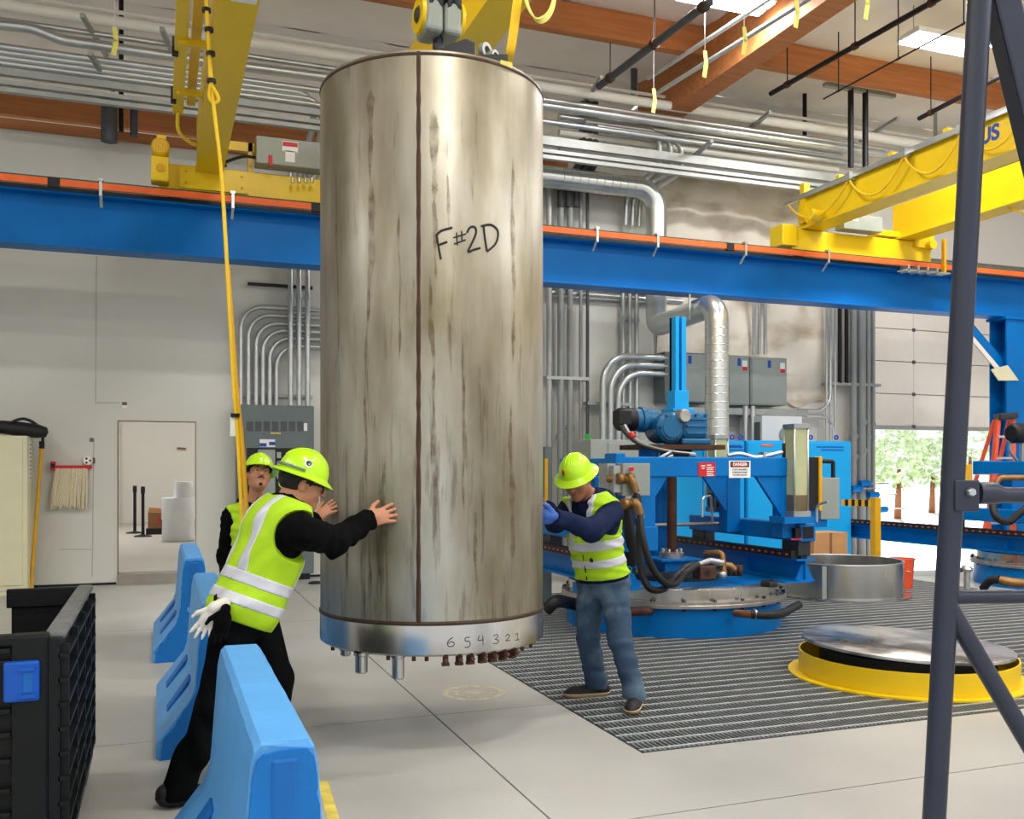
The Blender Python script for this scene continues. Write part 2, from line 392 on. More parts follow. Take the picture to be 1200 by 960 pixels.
for v in (11.4, 17.2):
    tag(MB().box(-9, 19 if v < 14 else UP + .2, v - .07, v + .07, 7.22, 7.6).build('roof_purlin', 'wood'),
        {11.4: 'long brown timber purlin crossing the ceiling behind the steel vessel', 17.2: 'dark timber purlin seen far back over the partition wall'}[v], 'beam',
        'timber roof purlins')
tag(MB().box(7.05, 7.38, -2, 13.3, 6.8, 7.6).build('roof_girder', 'wood'), 'deep brown timber girder running diagonally under the white ceiling', 'beam')
tag(MB().box(13.8, 14.1, 6, 13.3, 6.75, 7.6).build('roof_girder', 'wood_dark'), 'timber girder at the far right above the yellow crane', 'beam')

# roll-up door: built of sections and hardware
dr = struct(MB().box(RU0 - .06, RU0, VW - .06, VW, 0, RZ).box(RU1, RU1 + .06, VW - .06, VW, 0, RZ).build('door_1', 'galv_dull', loc=(RU0, VW, 0)), 'half open white sectional roll-up door')
zb = 2.26
for i in range(5):
    for j in range(5):
        cw = (RU1 - RU0) / 5; x0 = RU0 + j * cw
        MB().box(x0 + .004, x0 + cw - .004, VW + .01, VW + .06, zb + i * .575 + .006, zb + (i + 1) * .575 - .006).build('panel', 'far_white', dr, bev=.008)
MB().box(RU0, RU1, VW + .07, VW + .09, zb, RZ).build('daylight_blocker', 'trim_grey', dr)  # added sheet that keeps outside light from showing through the panel gaps
for j in range(1, 5):
    x0 = RU0 + j * (RU1 - RU0) / 5
    for i in range(5): MB().box(x0 - .03, x0 + .03, VW - .004, VW + .012, zb + i * .575 - .03, zb + i * .575 + .03).build('hinge', 'pipe_dark', dr)
MB().box(RU0, RU1, VW, VW + .06, zb - .06, zb).build('bottom_seal', 'galv_dull', dr)
# outside
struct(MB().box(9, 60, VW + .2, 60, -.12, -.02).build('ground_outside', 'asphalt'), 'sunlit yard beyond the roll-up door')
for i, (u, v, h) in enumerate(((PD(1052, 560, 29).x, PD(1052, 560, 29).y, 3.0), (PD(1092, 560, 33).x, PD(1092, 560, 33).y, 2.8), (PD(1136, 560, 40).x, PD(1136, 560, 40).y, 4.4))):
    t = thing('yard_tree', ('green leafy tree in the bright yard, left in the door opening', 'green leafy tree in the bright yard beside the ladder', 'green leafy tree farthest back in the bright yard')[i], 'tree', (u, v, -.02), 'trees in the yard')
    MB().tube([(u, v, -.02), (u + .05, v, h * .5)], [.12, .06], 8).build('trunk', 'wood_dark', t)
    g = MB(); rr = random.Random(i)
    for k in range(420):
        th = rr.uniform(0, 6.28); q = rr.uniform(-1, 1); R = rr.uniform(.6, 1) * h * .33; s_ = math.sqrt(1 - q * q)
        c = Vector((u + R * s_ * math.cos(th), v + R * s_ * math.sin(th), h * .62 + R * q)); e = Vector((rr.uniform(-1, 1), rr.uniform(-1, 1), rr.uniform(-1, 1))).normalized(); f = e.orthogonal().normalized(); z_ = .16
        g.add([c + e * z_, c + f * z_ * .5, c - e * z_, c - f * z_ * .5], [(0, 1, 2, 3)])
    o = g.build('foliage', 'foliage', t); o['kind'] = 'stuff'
# loose insulation blanket hanging on the outer wall
def blanket(name, px0, px1, pyt, pyb, seed, label):
    a = PV(px0, pyt, VW); b = PV(px1, pyt, VW); g = MB(); nx, nz = 60, 40; V = []; r_ = np.random.RandomState(seed)
    ph = r_.uniform(0, 6, 8); zt = a.z; 
    for k in range(nz + 1):
        for i in range(nx + 1):
            s_, t = i / nx, k / nz; u = a.x + (b.x - a.x) * s_; zb_ = PV(px0 + (px1 - px0) * s_, pyb + 14 * math.sin(s_ * 7 + ph[0]) + 6 * math.sin(s_ * 19 + ph[1]), VW).z
            z = zt + (zb_ - zt) * t
            y = .05 + .05 * math.sin(u * 2.3 + ph[2]) * math.sin(z * 2.6 + ph[3]) + .035 * math.sin(u * 5 + z * 3 + ph[4]) + .03 * math.sin(u * 9 - z * 4 + ph[5]) + .06 * math.sin(t * 3.1) + r_.uniform(-.006, .006)
            V.append((u, VW - max(.012, y) * (1 if 0 < k else .5), z))
    g.add(V, [(k * (nx + 1) + i, k * (nx + 1) + i + 1, (k + 1) * (nx + 1) + i + 1, (k + 1) * (nx + 1) + i) for k in range(nz) for i in range(nx)], True)
    return tag(g.build(name, 'insulation_old'), label, 'insulation')
blanket('insulation_blanket', 768, 964, 120, 462, 5, 'stained off-white insulation blanket hanging loose on the wall beside the duct')

# lamps: linear high bays of one row, visible under the roof
def strip_lamp(u, v, label):
    t = thing('high_bay_lamp', label, 'lamp', (u, v, 7.1), 'linear high bay lamps')
    MB().box(u - .6, u + .6, v - .2, v + .2, 7.12, 7.19).build('housing', 'white', t, bev=.01)
    for k in (-1, 1): MB().box(u - .58, u + .58, v + k * .1 - .075, v + k * .1 + .075, 7.1, 7.125).build('lens', 'lens', t)
    for k in (-1, 1): MB().cyl((u + k * .5, v, 7.19), (u + k * .5, v, 7.6), .006, 6).build('hanger', 'steel', t)
    l = area('lamp_light', (u, v, 7.08), 1.15, .35, LAMP_W * .8); 
strip_lamp(6.35, 9.75, 'lit linear lamp cut by the top edge, above the brown girder'); strip_lamp(9.7, 9.75, 'glaring linear lamp at top right behind the dark steel leg')
strip_lamp(10.9, 9.4, 'glaring linear lamp in the top right corner')

# ================================================================ CRANE RUNWAY
BV = 11.5; BZ0, BZ1 = 3.92, 4.52
t = thing('crane_runway', 'long blue steel crane runway beam with orange conductor bar spanning the hall', 'crane beam', (2, BV, BZ0))
MB().box(-8.9, 18.9, BV - .011, BV + .011, BZ0 + .02, BZ1 - .02).build('web', 'beam_blue', t)
MB().box(-8.9, 18.9, BV - .16, BV + .16, BZ0, BZ0 + .025).build('bottom_flange', 'beam_blue', t, bev=.005)
MB().box(-8.9, 18.9, BV - .16, BV + .16, BZ1 - .025, BZ1).build('top_flange', 'beam_blue', t, bev=.005)
MB().box(-8.9, 18.9, BV - .03, BV + .03, BZ1, BZ1 + .08).build('crane_rail', 'dark_steel', t)
MB().box(-8.9, 18.9, BV - .30, BV - .26, BZ1 + .02, BZ1 + .092).build('conductor_bar', 'orange', t)
MB().box(-8.9, 18.9, BV - .27, BV - .2, BZ1 + .09, BZ1 + .115).build('conductor_cap', 'green_strip', t)
for px in (118, 273, 700, 771, 874, 971, 1133):
    p = PV(px, 300, BV - .3); x = p.x
    g = MB(); g.bar((x, BV - .16, BZ1 - .14), (x, BV - .30, BZ1 - .02), .03, .012); g.box(x - .015, x + .015, BV - .31, BV - .3, BZ1 - .05, BZ1 + .14); g.box(x - .025, x + .025, BV - .32, BV - .24, BZ1 + .11, BZ1 + .14)
    g.build('conductor_bracket', 'galv', t)
for px in (63, 371, 856):
    x = PV(px, 300, BV - .3).x; MB().box(x - .06, x + .06, BV - .305, BV - .255, BZ1, BZ1 + .1).build('splice', 'black_steel', t)
# column and knee brace
cu = PV(1184, 450, BV).x
t = thing('crane_column', 'blue steel column carrying the runway beam at the right edge', 'column', (cu, BV, 0))
MB().box(cu - .26, cu + .26, BV - .17, BV - .14, 0, BZ0).box(cu - .26, cu + .26, BV + .14, BV + .17, 0, BZ0).box(cu - .01, cu + .01, BV - .14, BV + .14, 0, BZ0).build('shaft', 'beam_blue', t)
MB().box(cu - .3, cu + .3, BV - .2, BV + .2, BZ0 - .04, BZ0).build('cap_plate', 'beam_blue', t)
MB().box(cu - .35, cu + .35, BV - .25, BV + .25, 0, .03).build('base_plate', 'beam_blue', t)
p0 = PV(1118, 372, BV); p1 = PV(1192, 452, BV)
MB().bar(p0 + Vector((0, 0, .1)), p1, .16, .10, (0, 1, 0)).build('knee_brace', 'beam_blue', t)
MB().bar(p0 + Vector((-.09, -.06, .02)), p1 + Vector((-.09, -.06, -.08)), .07, .02, (0, 1, 0)).build('brace_highlight', 'far_white', t)  # white strip paints the sunlit reflection on the blue brace
V = [PV(x, y_, BV - .19) for x, y_ in ((1162, 433), (1181, 428), (1194, 446), (1171, 446))]; MB().add(V + [v_ + Vector((0, .02, 0)) for v_ in V], [(0, 1, 2, 3), (7, 6, 5, 4), (0, 4, 5, 1), (1, 5, 6, 2), (2, 6, 7, 3), (3, 7, 4, 0)]).build('gusset', 'cream', t)

# ================================================================ LEFT OVERHEAD CRANE
Z0 = 4.87
t = thing('overhead_crane', 'yellow double girder overhead crane holding up the steel vessel', 'crane', (1.4, BV, 4.6))
MB().box(-.02, 3.0, BV - .15, BV + .15, 4.66, 4.95).build('end_truck', 'yellow', t, bev=.01)
for u in (.15, 2.8): MB().cyl((u, BV - .05, 4.70), (u, BV + .05, 4.70), .11).build('wheel', 'dark_steel', t)
for (a, b) in ((.37, .67), (2.2, 2.5)):
    MB().box(a + .02, b - .02, -2, BV, Z0 + .02, 5.5).build('girder', 'yellow', t)
    MB().box(a, b, -2, BV, Z0, Z0 + .025).build('girder_flange', 'yellow', t)
# connection plate with bolts at the girder foot
MB().box(.2, .95, BV - .185, BV - .15, 4.68, 4.93).build('splice_plate', 'yellow', t)
for i in range(2):
    for u in (.27, .88): MB().cyl((u, BV - .185, 4.74 + .13 * i), (u, BV - .2, 4.74 + .13 * i), .014, 8).build('bolt', 'yellow_dark', t)
# drive motor on the end truck
MB().box(-.10, .09, BV - .38, BV - .15, 4.68, 4.95).build('gear_box', 'yellow', t, bev=.015)
mo = MB().lathe((-.0, BV - .26, 5.05), [(0, -.13), (.09, -.13), (.1, -.11), (.1, .12), (.085, .15), (.0, .15)], 24, axis=(0, -1, 0)).build('drive_motor', 'yellow', t)
for k in range(3): MB().lathe((0, BV - .41, 5.05), [(.02 + .025 * k, 0), (.03 + .025 * k, 0), (.03 + .025 * k, -.006), (.02 + .025 * k, -.006)], 20, axis=(0, 1, 0), close=True).build('fan_ring', 'yellow_dark', mo)
MB().box(-.04, .06, BV - .33, BV - .2, 5.14, 5.2).build('terminal_box', 'yellow', t, bev=.008)
MB().cyl((0, BV - .38, 4.82), (0, BV - .40, 4.82), .045).build('hub', 'yellow_dark', t)
# control cabinet standing on the end truck
a = PV(299, 163, BV - .2); b = PV(377, 203, BV - .2)
cb = MB().box(a.x, b.x, BV - .34, BV - .1, b.z, a.z).build('control_cabinet', 'panel_grey', t, bev=.008)
p = PV(317, 188, BV - .35); MB().bar(p + Vector((0, 0, .06)), p - Vector((0, 0, .07)), .04, .03, (0, 1, 0)).build('switch_handle', 'red', cb, bev=.008)
p = PV(340, 173, BV - .341); MB().box(p.x - .09, p.x + .09, p.y - .003, p.y, p.z - .05, p.z + .07).build('warning_label', 'white', cb)
MB().box(p.x - .085, p.x + .085, p.y - .005, p.y - .003, p.z + .01, p.z + .06).build('warning_label', 'red', cb)
p2 = PV(340, 186, BV - .341); MB().box(p2.x - .055, p2.x + .055, p2.y - .003, p2.y, p2.z - .04, p2.z + .09).build('label_strip', 'white', cb)
for k in range(4): 
    q = PV(343 + 7.5 * k, 209, BV - .3); MB().cyl(q, q - Vector((0, 0, .05)), .022, 10).build('cable_gland', 'galv', cb)
MB().box(a.x - .45, b.x + .5, BV - .1, BV - .04, a.z - .12, a.z - .02).build('cabinet_rail', 'yellow', t)
MB().box(a.x - .07, a.x - .02, BV - .1, BV - .04, 4.93, a.z - .02).build('cabinet_post', 'yellow', t)
MB().tube(spline([(a.x + .02, BV - .25, b.z + .08), (a.x - .15, BV - .3, b.z + .06), (a.x - .35, BV - .25, b.z - .02), (.7, BV - .2, 4.97)]), .018, 8).build('feed_cable', 'rubber', t)
# festoon track on outriggers, left of the girder
for (zz, uu, wd) in ((5.0, .16, .05), (5.1, .28, .04)):
    MB().box(uu - wd, uu + wd, 4.5, 9.9, zz, zz + .07).build('festoon_track', 'yellow', t)
for i, v in enumerate((5.2, 6.1, 7.1, 8.2, 9.3)):
    MB().box(.14, .37, v - .03, v + .03, 4.97, 5.02).build('outrigger', 'yellow', t)
    MB().box(.09, .14, v + .2, v + .28, 4.98, 5.12).build('cable_clamp', 'black_steel', t)
MB().tube(spline([(.16, 9.85, 5.0), (.17, 9.95, 4.85), (.3, 10.3, 4.86), (.4, 10.6, 4.95)]), .018, 8).build('feed_cable', 'yellow', t)
p = PZ(284, 1, 4.868); MB().box(p.x - .08, p.x + .1, p.y - .12, p.y + .02, 4.864, 4.869).build('capacity_plate', 'white', t)
# hoist: block under the trolley
VC = PD(507, 700, 5.5); VC = Vector((VC.x, VC.y, 0)); VR = .64; VZ0, VZ1 = .535, 3.655
tr_ = MB().box(.3, 2.6, VC.y - .5, VC.y + .5, 5.5, 5.75).build('trolley', 'yellow', t)
hb = PD(514, 20, 5.45)
t2 = thing('hook_block', 'grey hoist hook block with a yellow disc above the steel vessel', 'hook block', (hb.x, hb.y, 3.9))
g = MB(); ax = Vector((RT[0] * .91 + FW[0] * .41, RT[1] * .91 + FW[1] * .41, 0)).normalized()
prof = [(-.125, .0), (-.11, -.06), (.11, -.06), (.125, 0), (.125, .3), (-.125, .3)]
Rm = Matrix((ax, Vector((-ax.y, ax.x, 0)), Vector((0, 0, 1)))).transposed()
bl = MB().obox((hb.x + ax.x * -.055, hb.y + ax.y * -.055, 4.065), (.108, .2, .19), Rm).obox((hb.x + ax.x * .06, hb.y + ax.y * .06, 4.065), (.108, .2, .19), Rm).build('block_housing', 'panel_grey', t2, bev=.03, bseg=3)
for s_ in (-1, 1):
    c = hb + ax * (.002 + s_ * .118); c.z = 4.09
    MB().lathe(c, [(0, 0), (.05, 0), (.05, .012), (.1, .012), (.105, -.01), (0, -.01)], 32, axis=ax * s_).build('sheave_disc', 'yellow', t2)
    MB().lathe(c + ax * s_ * .013, [(0, .01), (.035, .01), (.045, 0)], 20, axis=ax * s_).build('sheave_hub', 'dark_steel', t2)
for s_ in (-.05, .06):
    c = hb + ax * s_; c.z = 4.17
    MB().lathe(c, [(.03, -.04), (.11, -.04), (.11, -.02), (.09, 0), (.11, .02), (.11, .04), (.03, .04)], 28, axis=ax, close=True).build('sheave', 'dark_steel', t2)
for s_ in (-.1, -.03, .05, .11):
    c = hb + ax * s_; MB().cyl((c.x, c.y, 4.2), (c.x, c.y, 5.5), .008, 6).build('wire_rope', 'dark_steel', t2)
MB().tube(spline([(hb.x, hb.y, 4.0), (hb.x, hb.y, 3.9), (hb.x + .07, hb.y, 3.82), (hb.x + .02, hb.y, 3.74), (hb.x - .06, hb.y, 3.78)]), [.03] * 32 + [.015], 10).build('hook', 'dark_steel', t2)

# ================================================================ THE VESSEL
def vhit(px, py, off=0):
    a = (px - CX) / F; b = (HY - py) / F; dx = FW[0] + a * RT[0]; dy = FW[1] + a * RT[1]; R = VR + off
    A = dx * dx + dy * dy; Bq = -2 * (dx * VC.x + dy * VC.y); Cq = VC.x ** 2 + VC.y ** 2 - R * R; D = Bq * Bq - 4 * A * Cq
    if D < 0: d = -Bq / (2 * A)
    else: d = (-Bq - math.sqrt(D)) / (2 * A)
    p = Vector((d * dx, d * dy, ZC + d * b)); r = Vector((p.x - VC.x, p.y - VC.y)); r.normalize()
    return Vector((VC.x + r.x * R, VC.y + r.y * R, p.z))
ve = thing('steel_vessel', 'tall stained stainless steel cylinder hanging from the crane', 'vessel', (VC.x, VC.y, VZ0))
BAND = .705
MB().lathe(VC, [(0, VZ1 - .03), (VR - .03, VZ1 - .03), (VR - .012, VZ1 - .004), (VR - .004, VZ1), (VR, VZ1 - .006), (VR, BAND)], 160).build('shell', 'vessel_steel', ve)
MB().lathe(VC, [(VR, BAND), (VR + .002, BAND - .004), (VR + .002, VZ0 + .012), (VR - .012, VZ0), (0, VZ0)], 160).build('bottom_band', 'stainless', ve)
MB().lathe(VC, [(VR, BAND - .012), (VR + .006, BAND - .006), (VR + .007, BAND), (VR + .005, BAND + .008), (VR, BAND + .012)], 160).build('weld_bead', 'weld_dark', ve)
MB().lathe(VC, [(VR, VZ1 - .030), (VR + .004, VZ1 - .024), (VR + .004, VZ1 - .018), (VR, VZ1 - .012)], 160).build('weld_bead', 'weld_dark', ve)
def seam(px, wd, m, z0, z1, name):
    p = vhit(px, 500); th = math.atan2(p.y - VC.y, p.x - VC.x); g = MB(); V = []; n = 60; rr = random.Random(px)
    for i in range(n + 1):
        z = z0 + (z1 - z0) * i / n; q = wd * (1 + rr.uniform(-.25, .25))
        for s_, o_ in ((-1, 0), (-.5, .003), (.5, .003), (1, 0)): V.append((VC.x + (VR + o_) * math.cos(th + s_ * q / VR), VC.y + (VR + o_) * math.sin(th + s_ * q / VR), z))
    g.add(V, [(i * 4 + k, i * 4 + k + 1, i * 4 + k + 5, i * 4 + k + 4) for i in range(n) for k in range(3)], True); g.build(name, m, ve)
seam(490.5, .011, 'weld_dark', BAND, VZ1 - .01, 'seam_weld')
MB().tube([Vector((q.x, q.y, q.z)) for q in (vhit(491, 60, .002), vhit(491, 300, .002), vhit(491, 730, .002))], .005, 8).build('seam_bead', 'rust', ve)
zy = lambda y: ZC + (HY - y) / F * 4.88
for (px, wd, ya, yb) in ((433, .013, 100, 335), (430.5, .006, 330, 640), (509, .014, 130, 240), (507, .010, 235, 330), (508, .008, 325, 640), (527, .009, 205, 268), (600, .010, 170, 430), (598, .014, 470, 690), (470, .004, 250, 420), (545, .006, 420, 610), (395, .005, 180, 420), (560, .01, 600, 700), (450, .008, 520, 690)):
    p = vhit(px, 500); th = math.atan2(p.y - VC.y, p.x - VC.x); rr = random.Random(px * 3); ph = [rr.uniform(0, 6.3) for _ in range(6)]
    z0, z1 = zy(yb), zy(ya); n = 90; V = []
    for i in range(n + 1):
        z = z0 + (z1 - z0) * i / n; e = min(1, i / 12, (n - i) / 5); q = wd * 1.5 * e * (.55 + .3 * math.sin(z * 9 + ph[0]) + .25 * math.sin(z * 23 + ph[1]) + rr.uniform(0, .35)) + .0005
        t_ = th + (.012 * math.sin(z * 2.3 + ph[2]) + .006 * math.sin(z * 7 + ph[3]) + .003 * math.sin(z * 19 + ph[4])) / VR
        for s_ in (-1, 0, 1): V.append((VC.x + (VR + .0012) * math.cos(t_ + s_ * q / VR), VC.y + (VR + .0012) * math.sin(t_ + s_ * q / VR), z))
    MB().add(V, [(i * 3 + k, i * 3 + k + 1, i * 3 + k + 4, i * 3 + k + 3) for i in range(n) for k in range(2)], True).build('stain_streak', 'stain', ve)
# handwriting in black marker
def write(strokes, scale, ox, oy, r, m='ink', nm='marker_writing'):
    g = MB()
    for st in strokes:
        pts = spline([(ox + x * scale, oy + y * scale, 0) for x, y in st], 6)
        prev = None; g.tube([vhit(p.x, p.y, .0005) for p in pts], r, 6)
    return g.build(nm, m, ve)
write([[(635, 825), (642, 870), (650, 912)], [(633, 830), (650, 812), (690, 800)], [(640, 862), (672, 850)]], 1 / 3, 300, 0, .006)
write([[(705, 818), (708, 862)], [(722, 812), (725, 850)], [(694, 836), (738, 822)], [(696, 858), (737, 843)]], 1 / 3, 300, 0, .004)
write([[(742, 818), (752, 800), (768, 798), (774, 815), (765, 842), (746, 884), (765, 878), (788, 872)]], 1 / 3, 300, 0, .006)
write([[(800, 797), (805, 840), (812, 882)], [(792, 795), (825, 790), (848, 808), (850, 835), (838, 862), (812, 884)]], 1 / 3, 300, 0, .006)
for st in ([[(682, 348), (664, 362), (657, 380), (666, 391), (684, 388), (688, 376), (676, 368), (660, 378)]],
           [[(764, 348), (742, 350), (742, 366), (758, 366), (764, 380), (754, 394), (738, 394)]],
           [[(806, 340), (802, 362), (826, 358)], [(822, 338), (824, 386)]],
           [[(870, 342), (888, 336), (894, 346), (880, 356), (896, 362), (888, 376), (870, 376)]],
           [[(928, 344), (940, 334), (948, 344), (930, 364), (950, 360)]], [[(976, 336), (984, 330), (986, 362)], [(976, 362), (992, 358)]]):
    write(st, .25, 360, 660, .0028)
# underside hardware: guide pins and a row of clamp brackets
for (px, d, r, h) in ((405, 5.15, .028, .05), (423.5, 5.0, .033, .11), (466.5, 4.95, .032, .13), (520, 5.4, .03, .1)):
    q = PD(px, 760, d); MB().lathe((q.x, q.y, VZ0), [(0, -h), (r - .006, -h), (r, -h + .006), (r, -.02), (r + .008, -.015), (r + .008, 0)], 20).build('guide_pin', 'stainless', ve)
for k, px in enumerate((522, 538, 551, 565, 577, 589, 600)):
    q = vhit(px, 770, -.05); n = Vector((q.x - VC.x, q.y - VC.y, 0)).normalized(); tt = Vector((-n.y, n.x, 0)); R3 = Matrix((n, tt, Vector((0, 0, 1)))).transposed()
    g = MB(); g.obox((q.x, q.y, VZ0 - .022), (.055, .024, .045), R3); g.cyl(Vector((q.x, q.y, VZ0 - .04)) + n * .0, Vector((q.x, q.y, VZ0 - .02)) + n * .045, .011, 8); g.obox(Vector((q.x, q.y, VZ0 - .048)), (.028, .04, .016), R3)
    g.build('clamp_bracket', 'rust', ve)
for px in (390, 455, 485, 500, 612, 622):
    q = vhit(px, 770, -.03); MB().cyl((q.x, q.y, VZ0), (q.x, q.y, VZ0 - .025), .011, 8).build('bolt_head', 'rust', ve)
# lifting bar, shackle and rim tape on top
q0 = PD(492, 55, 5.2); q1 = PD(596, 55, 5.2)
MB().prism([(0, 0), (.5, 0), (.5, .06), (.46, .075), (.1, .03)], 'y', 0, .12).build('tmp', 'dark_steel') if False else None
g = MB(); ax2 = Vector((RT[0], RT[1], 0)); c = VC + Vector((0, 0, VZ1)); nn = Vector((FW[0], FW[1], 0))
for (s0, s1, z0_, z1_) in ((-.26, .26, 0.0, .165),):
    pts = [(s0, z0_), (s1, z0_), (s1, z1_), (s1 - .05, z1_ + .02), (s0 + .1, z0_ + .05)]
    V = [c + ax2 * s_ + Vector((0, 0, z_)) - nn * .36 for s_, z_ in pts] + [c + ax2 * s_ + Vector((0, 0, z_)) - nn * .24 for s_, z_ in pts]; n_ = len(pts)
    g.add(V, [tuple(range(n_)), tuple(reversed(range(n_, 2 * n_)))] + [(i, (i + 1) % n_, n_ + (i + 1) % n_, n_ + i) for i in range(n_)])
g.build('lifting_bar', 'dark_steel', ve, bev=.008)
MB().obox(c + ax2 * .34 - nn * .3 + Vector((0, 0, .05)), (.2, .12, .1), Matrix((ax2, nn, Vector((0, 0, 1)))).transposed()).build('lug_plate', 'dark_steel', ve, bev=.006)
for (s_, zz, r) in ((.315, .14, .045), (.36, .115, .03)):
    MB().lathe(c + ax2 * s_ - nn * .30 + Vector((0, 0, zz)), [(r * .55, -.015), (r, -.015), (r, .015), (r * .55, .015)], 20, axis=ax2 * .8 - nn * .6, close=True).build('shackle', 'galv_dull', ve)
q = vhit(593, 76, .003); MB().tube([vhit(586.5 + k * 1.3, 76, .001) for k in range(11)], .001).build('x', 'cardboard', ve) if False else None
g = MB(); V = []
for k in range(9):
    for yy in (70 + k * .45, 77 + k * .45): V.append(vhit(586.5 + k * 1.75, yy, .002))
g.add(V, [(2 * k, 2 * k + 1, 2 * k + 3, 2 * k + 2) for k in range(8)], True); g.build('rim_tape', 'tape_yellow', ve)
# slings
def strap(name, pts, wd, th, m, label, cat, side):
    pts = spline(pts, 8); g = MB(); V = []; sd_ = Vector(side).normalized()
    for i, p in enumerate(pts):
        t_ = (pts[min(i + 1, len(pts) - 1)] - pts[max(i - 1, 0)]).normalized(); n_ = t_.cross(sd_).normalized(); s2 = n_.cross(t_).normalized()
        V += [p + s2 * wd / 2 + n_ * th / 2, p - s2 * wd / 2 + n_ * th / 2, p - s2 * wd / 2 - n_ * th / 2, p + s2 * wd / 2 - n_ * th / 2]
    n = len(pts); g.add(V, [(i * 4 + k, i * 4 + (k + 1) % 4, i * 4 + 4 + (k + 1) % 4, i * 4 + 4 + k) for i in range(n - 1) for k in range(4)] + [(0, 1, 2, 3), tuple(range(4 * n - 1, 4 * n - 5, -1))], False)
    return tag(g.build(name, m), label, cat)
strap('lifting_sling', [PD(595, 72, 5.35), PD(599, 55, 5.3), PD(604, 20, 5.3), PD(608, -20, 5.35), PD(608, -60, 5.4)], .05, .008, 'yellow_cloth', 'yellow webbing sling rising from the right rim of the vessel', 'sling', ax2)
strap('lifting_sling', [PD(612, -30, 5.2), PD(617, 2, 5.2), PD(626, 20, 5.2), PD(638, 22, 5.25), PD(648, 6, 5.3), PD(652, -30, 5.3)], .04, .008, 'pale_yellow', 'pale yellow webbing loop hanging at the top right of the vessel', 'sling', (nn * 1 + ax2 * .5))

# pendant cable bundle
t = thing('pendant_cable', 'yellow pendant cable hanging from the crane beside the workers', 'cable', PD(284, 640, 5.75))
pp = [PD(240, -40, 6.4), PD(243, 30, 6.35), PD(250, 120, 6.3), PD(259, 200, 6.2), PD(266, 310, 6.05), PD(274, 450, 5.9), PD(279, 520, 5.85), PD(284, 615, 5.78)]
MB().tube(spline(pp), .0125, 10).build('cable', 'yellow_cloth', t)
MB().tube(spline([p + Vector((.012 + .006 * i, -.004, 0)) for i, p in enumerate(pp[4:])]), [.005 + .009 * min(1, k / 14) for k in range(25)], 10).build('cable_bundle', 'yellow_dark', t)
MB().tube(spline([PD(241, -10, 6.36), PD(245, 60, 6.33), PD(247, 95, 6.3), PD(254, 110, 6.3), PD(256, 118, 6.3), PD(250, 121, 6.3), PD(245, 112, 6.3), PD(248, 96, 6.3)]), .012, 8).build('cable_loop', 'yellow_cloth', t)
for (px, py, d) in ((242, 12, 6.36), (245, 35, 6.34), (247, 63, 6.33), (248, 95, 6.3), (276, 487, 5.87)):
    q = PD(px, py, d); MB().cyl(q - Vector((0, 0, .012)), q + Vector((0, 0, .012)), .03, 12).build('tie', 'black_steel', t)
q0 = PD(270, 486, 5.86); q1 = PD(277, 512, 5.86); MB().bar((q0 + q1) / 2 + Vector((0, 0, .065)), (q0 + q1) / 2 - Vector((0, 0, .065)), .04, .004, (nn.x, nn.y, 0)).build('paper_tag', 'white', t)

# ================================================================ RIGHT OVERHEAD CRANE
t = thing('overhead_crane', 'second yellow overhead crane with blue lettering at the right', 'crane', (9.7, BV, 4.6))
MB().box(8.5, 11.05, BV - .15, BV + .15, 4.66, 4.96).build('end_truck', 'yellow', t, bev=.01)
MB().box(8.3, 8.55, BV - .2, BV + .1, 4.7, 5.0).build('bumper_box', 'yellow', t, bev=.01)
for u in (8.75, 10.8): MB().cyl((u, BV - .05, 4.70), (u, BV + .05, 4.70), .11).build('wheel', 'dark_steel', t)
GA, GB = 8.72, 10.45
for a in (GA, GB):
    MB().box(a, a + .28, 2.5, BV, 5.0 if a == GA else 4.98, 5.44 if a == GA else 5.5).build('girder', 'yellow', t)
    MB().box(a - .04, a + .32, 2.5, BV, 4.97, 5.0).build('girder_flange', 'yellow', t)
MB().box(GA - .06, GA + .3, 2.5, BV + .1, 5.44, 5.47).build('girder_flange', 'galv_dull', t)
MB().box(GA - .06, GA - .02, 2.5, BV + .25, 5.40, 5.44).build('festoon_track', 'galv', t)
MB().box(GA - .05, GA + .05, BV - .2, BV - .1, 5.05, 5.62).build('end_post', 'yellow', t)
p = (GA - .02, BV - .45, 5.05); MB().lathe((GA - .1, BV - .55, 5.06), [(0, -.12), (.075, -.12), (.08, -.1), (.08, .1), (.06, .12), (0, .12)], 20, axis=(1, 0, 0)).build('drive_motor', 'yellow', t)
MB().box(9.25, 9.95, BV - .35, BV - .15, 4.98, 5.2).build('control_cabinet', 'panel_grey', t, bev=.008)
MB().box(9.4, 9.5, BV - .356, BV - .35, 5.1, 5.17).build('label_strip', 'white', t)
MB().box(10.05, 10.45, BV - .15, BV + .1, 5.0, 5.08).build('tie_bar', 'yellow', t)
MB().box(10.7, 11.06, BV - .2, BV + .05, 4.86, 5.1).build('drive_box', 'yellow', t, bev=.01)
MB().cyl((10.95, BV - .2, 4.9), (10.95, BV - .3, 4.9), .07).build('drive_motor', 'yellow', t)
# current collector hanging at the runway
MB().box(11.1, 11.14, BV - .36, BV - .3, 4.45, 4.98).build('collector_arm', 'yellow_dark', t)
for k in range(4):
    MB().box(10.35 + .18 * k, 10.39 + .18 * k, BV - .42, BV - .26, 4.42, 4.52).build('collector_shoe', 'galv', t)
    MB().box(10.3, 11.16, BV - .42 + .05 * k, BV - .41 + .05 * k, 4.44, 4.46).build('collector_rod', 'galv_dull', t)
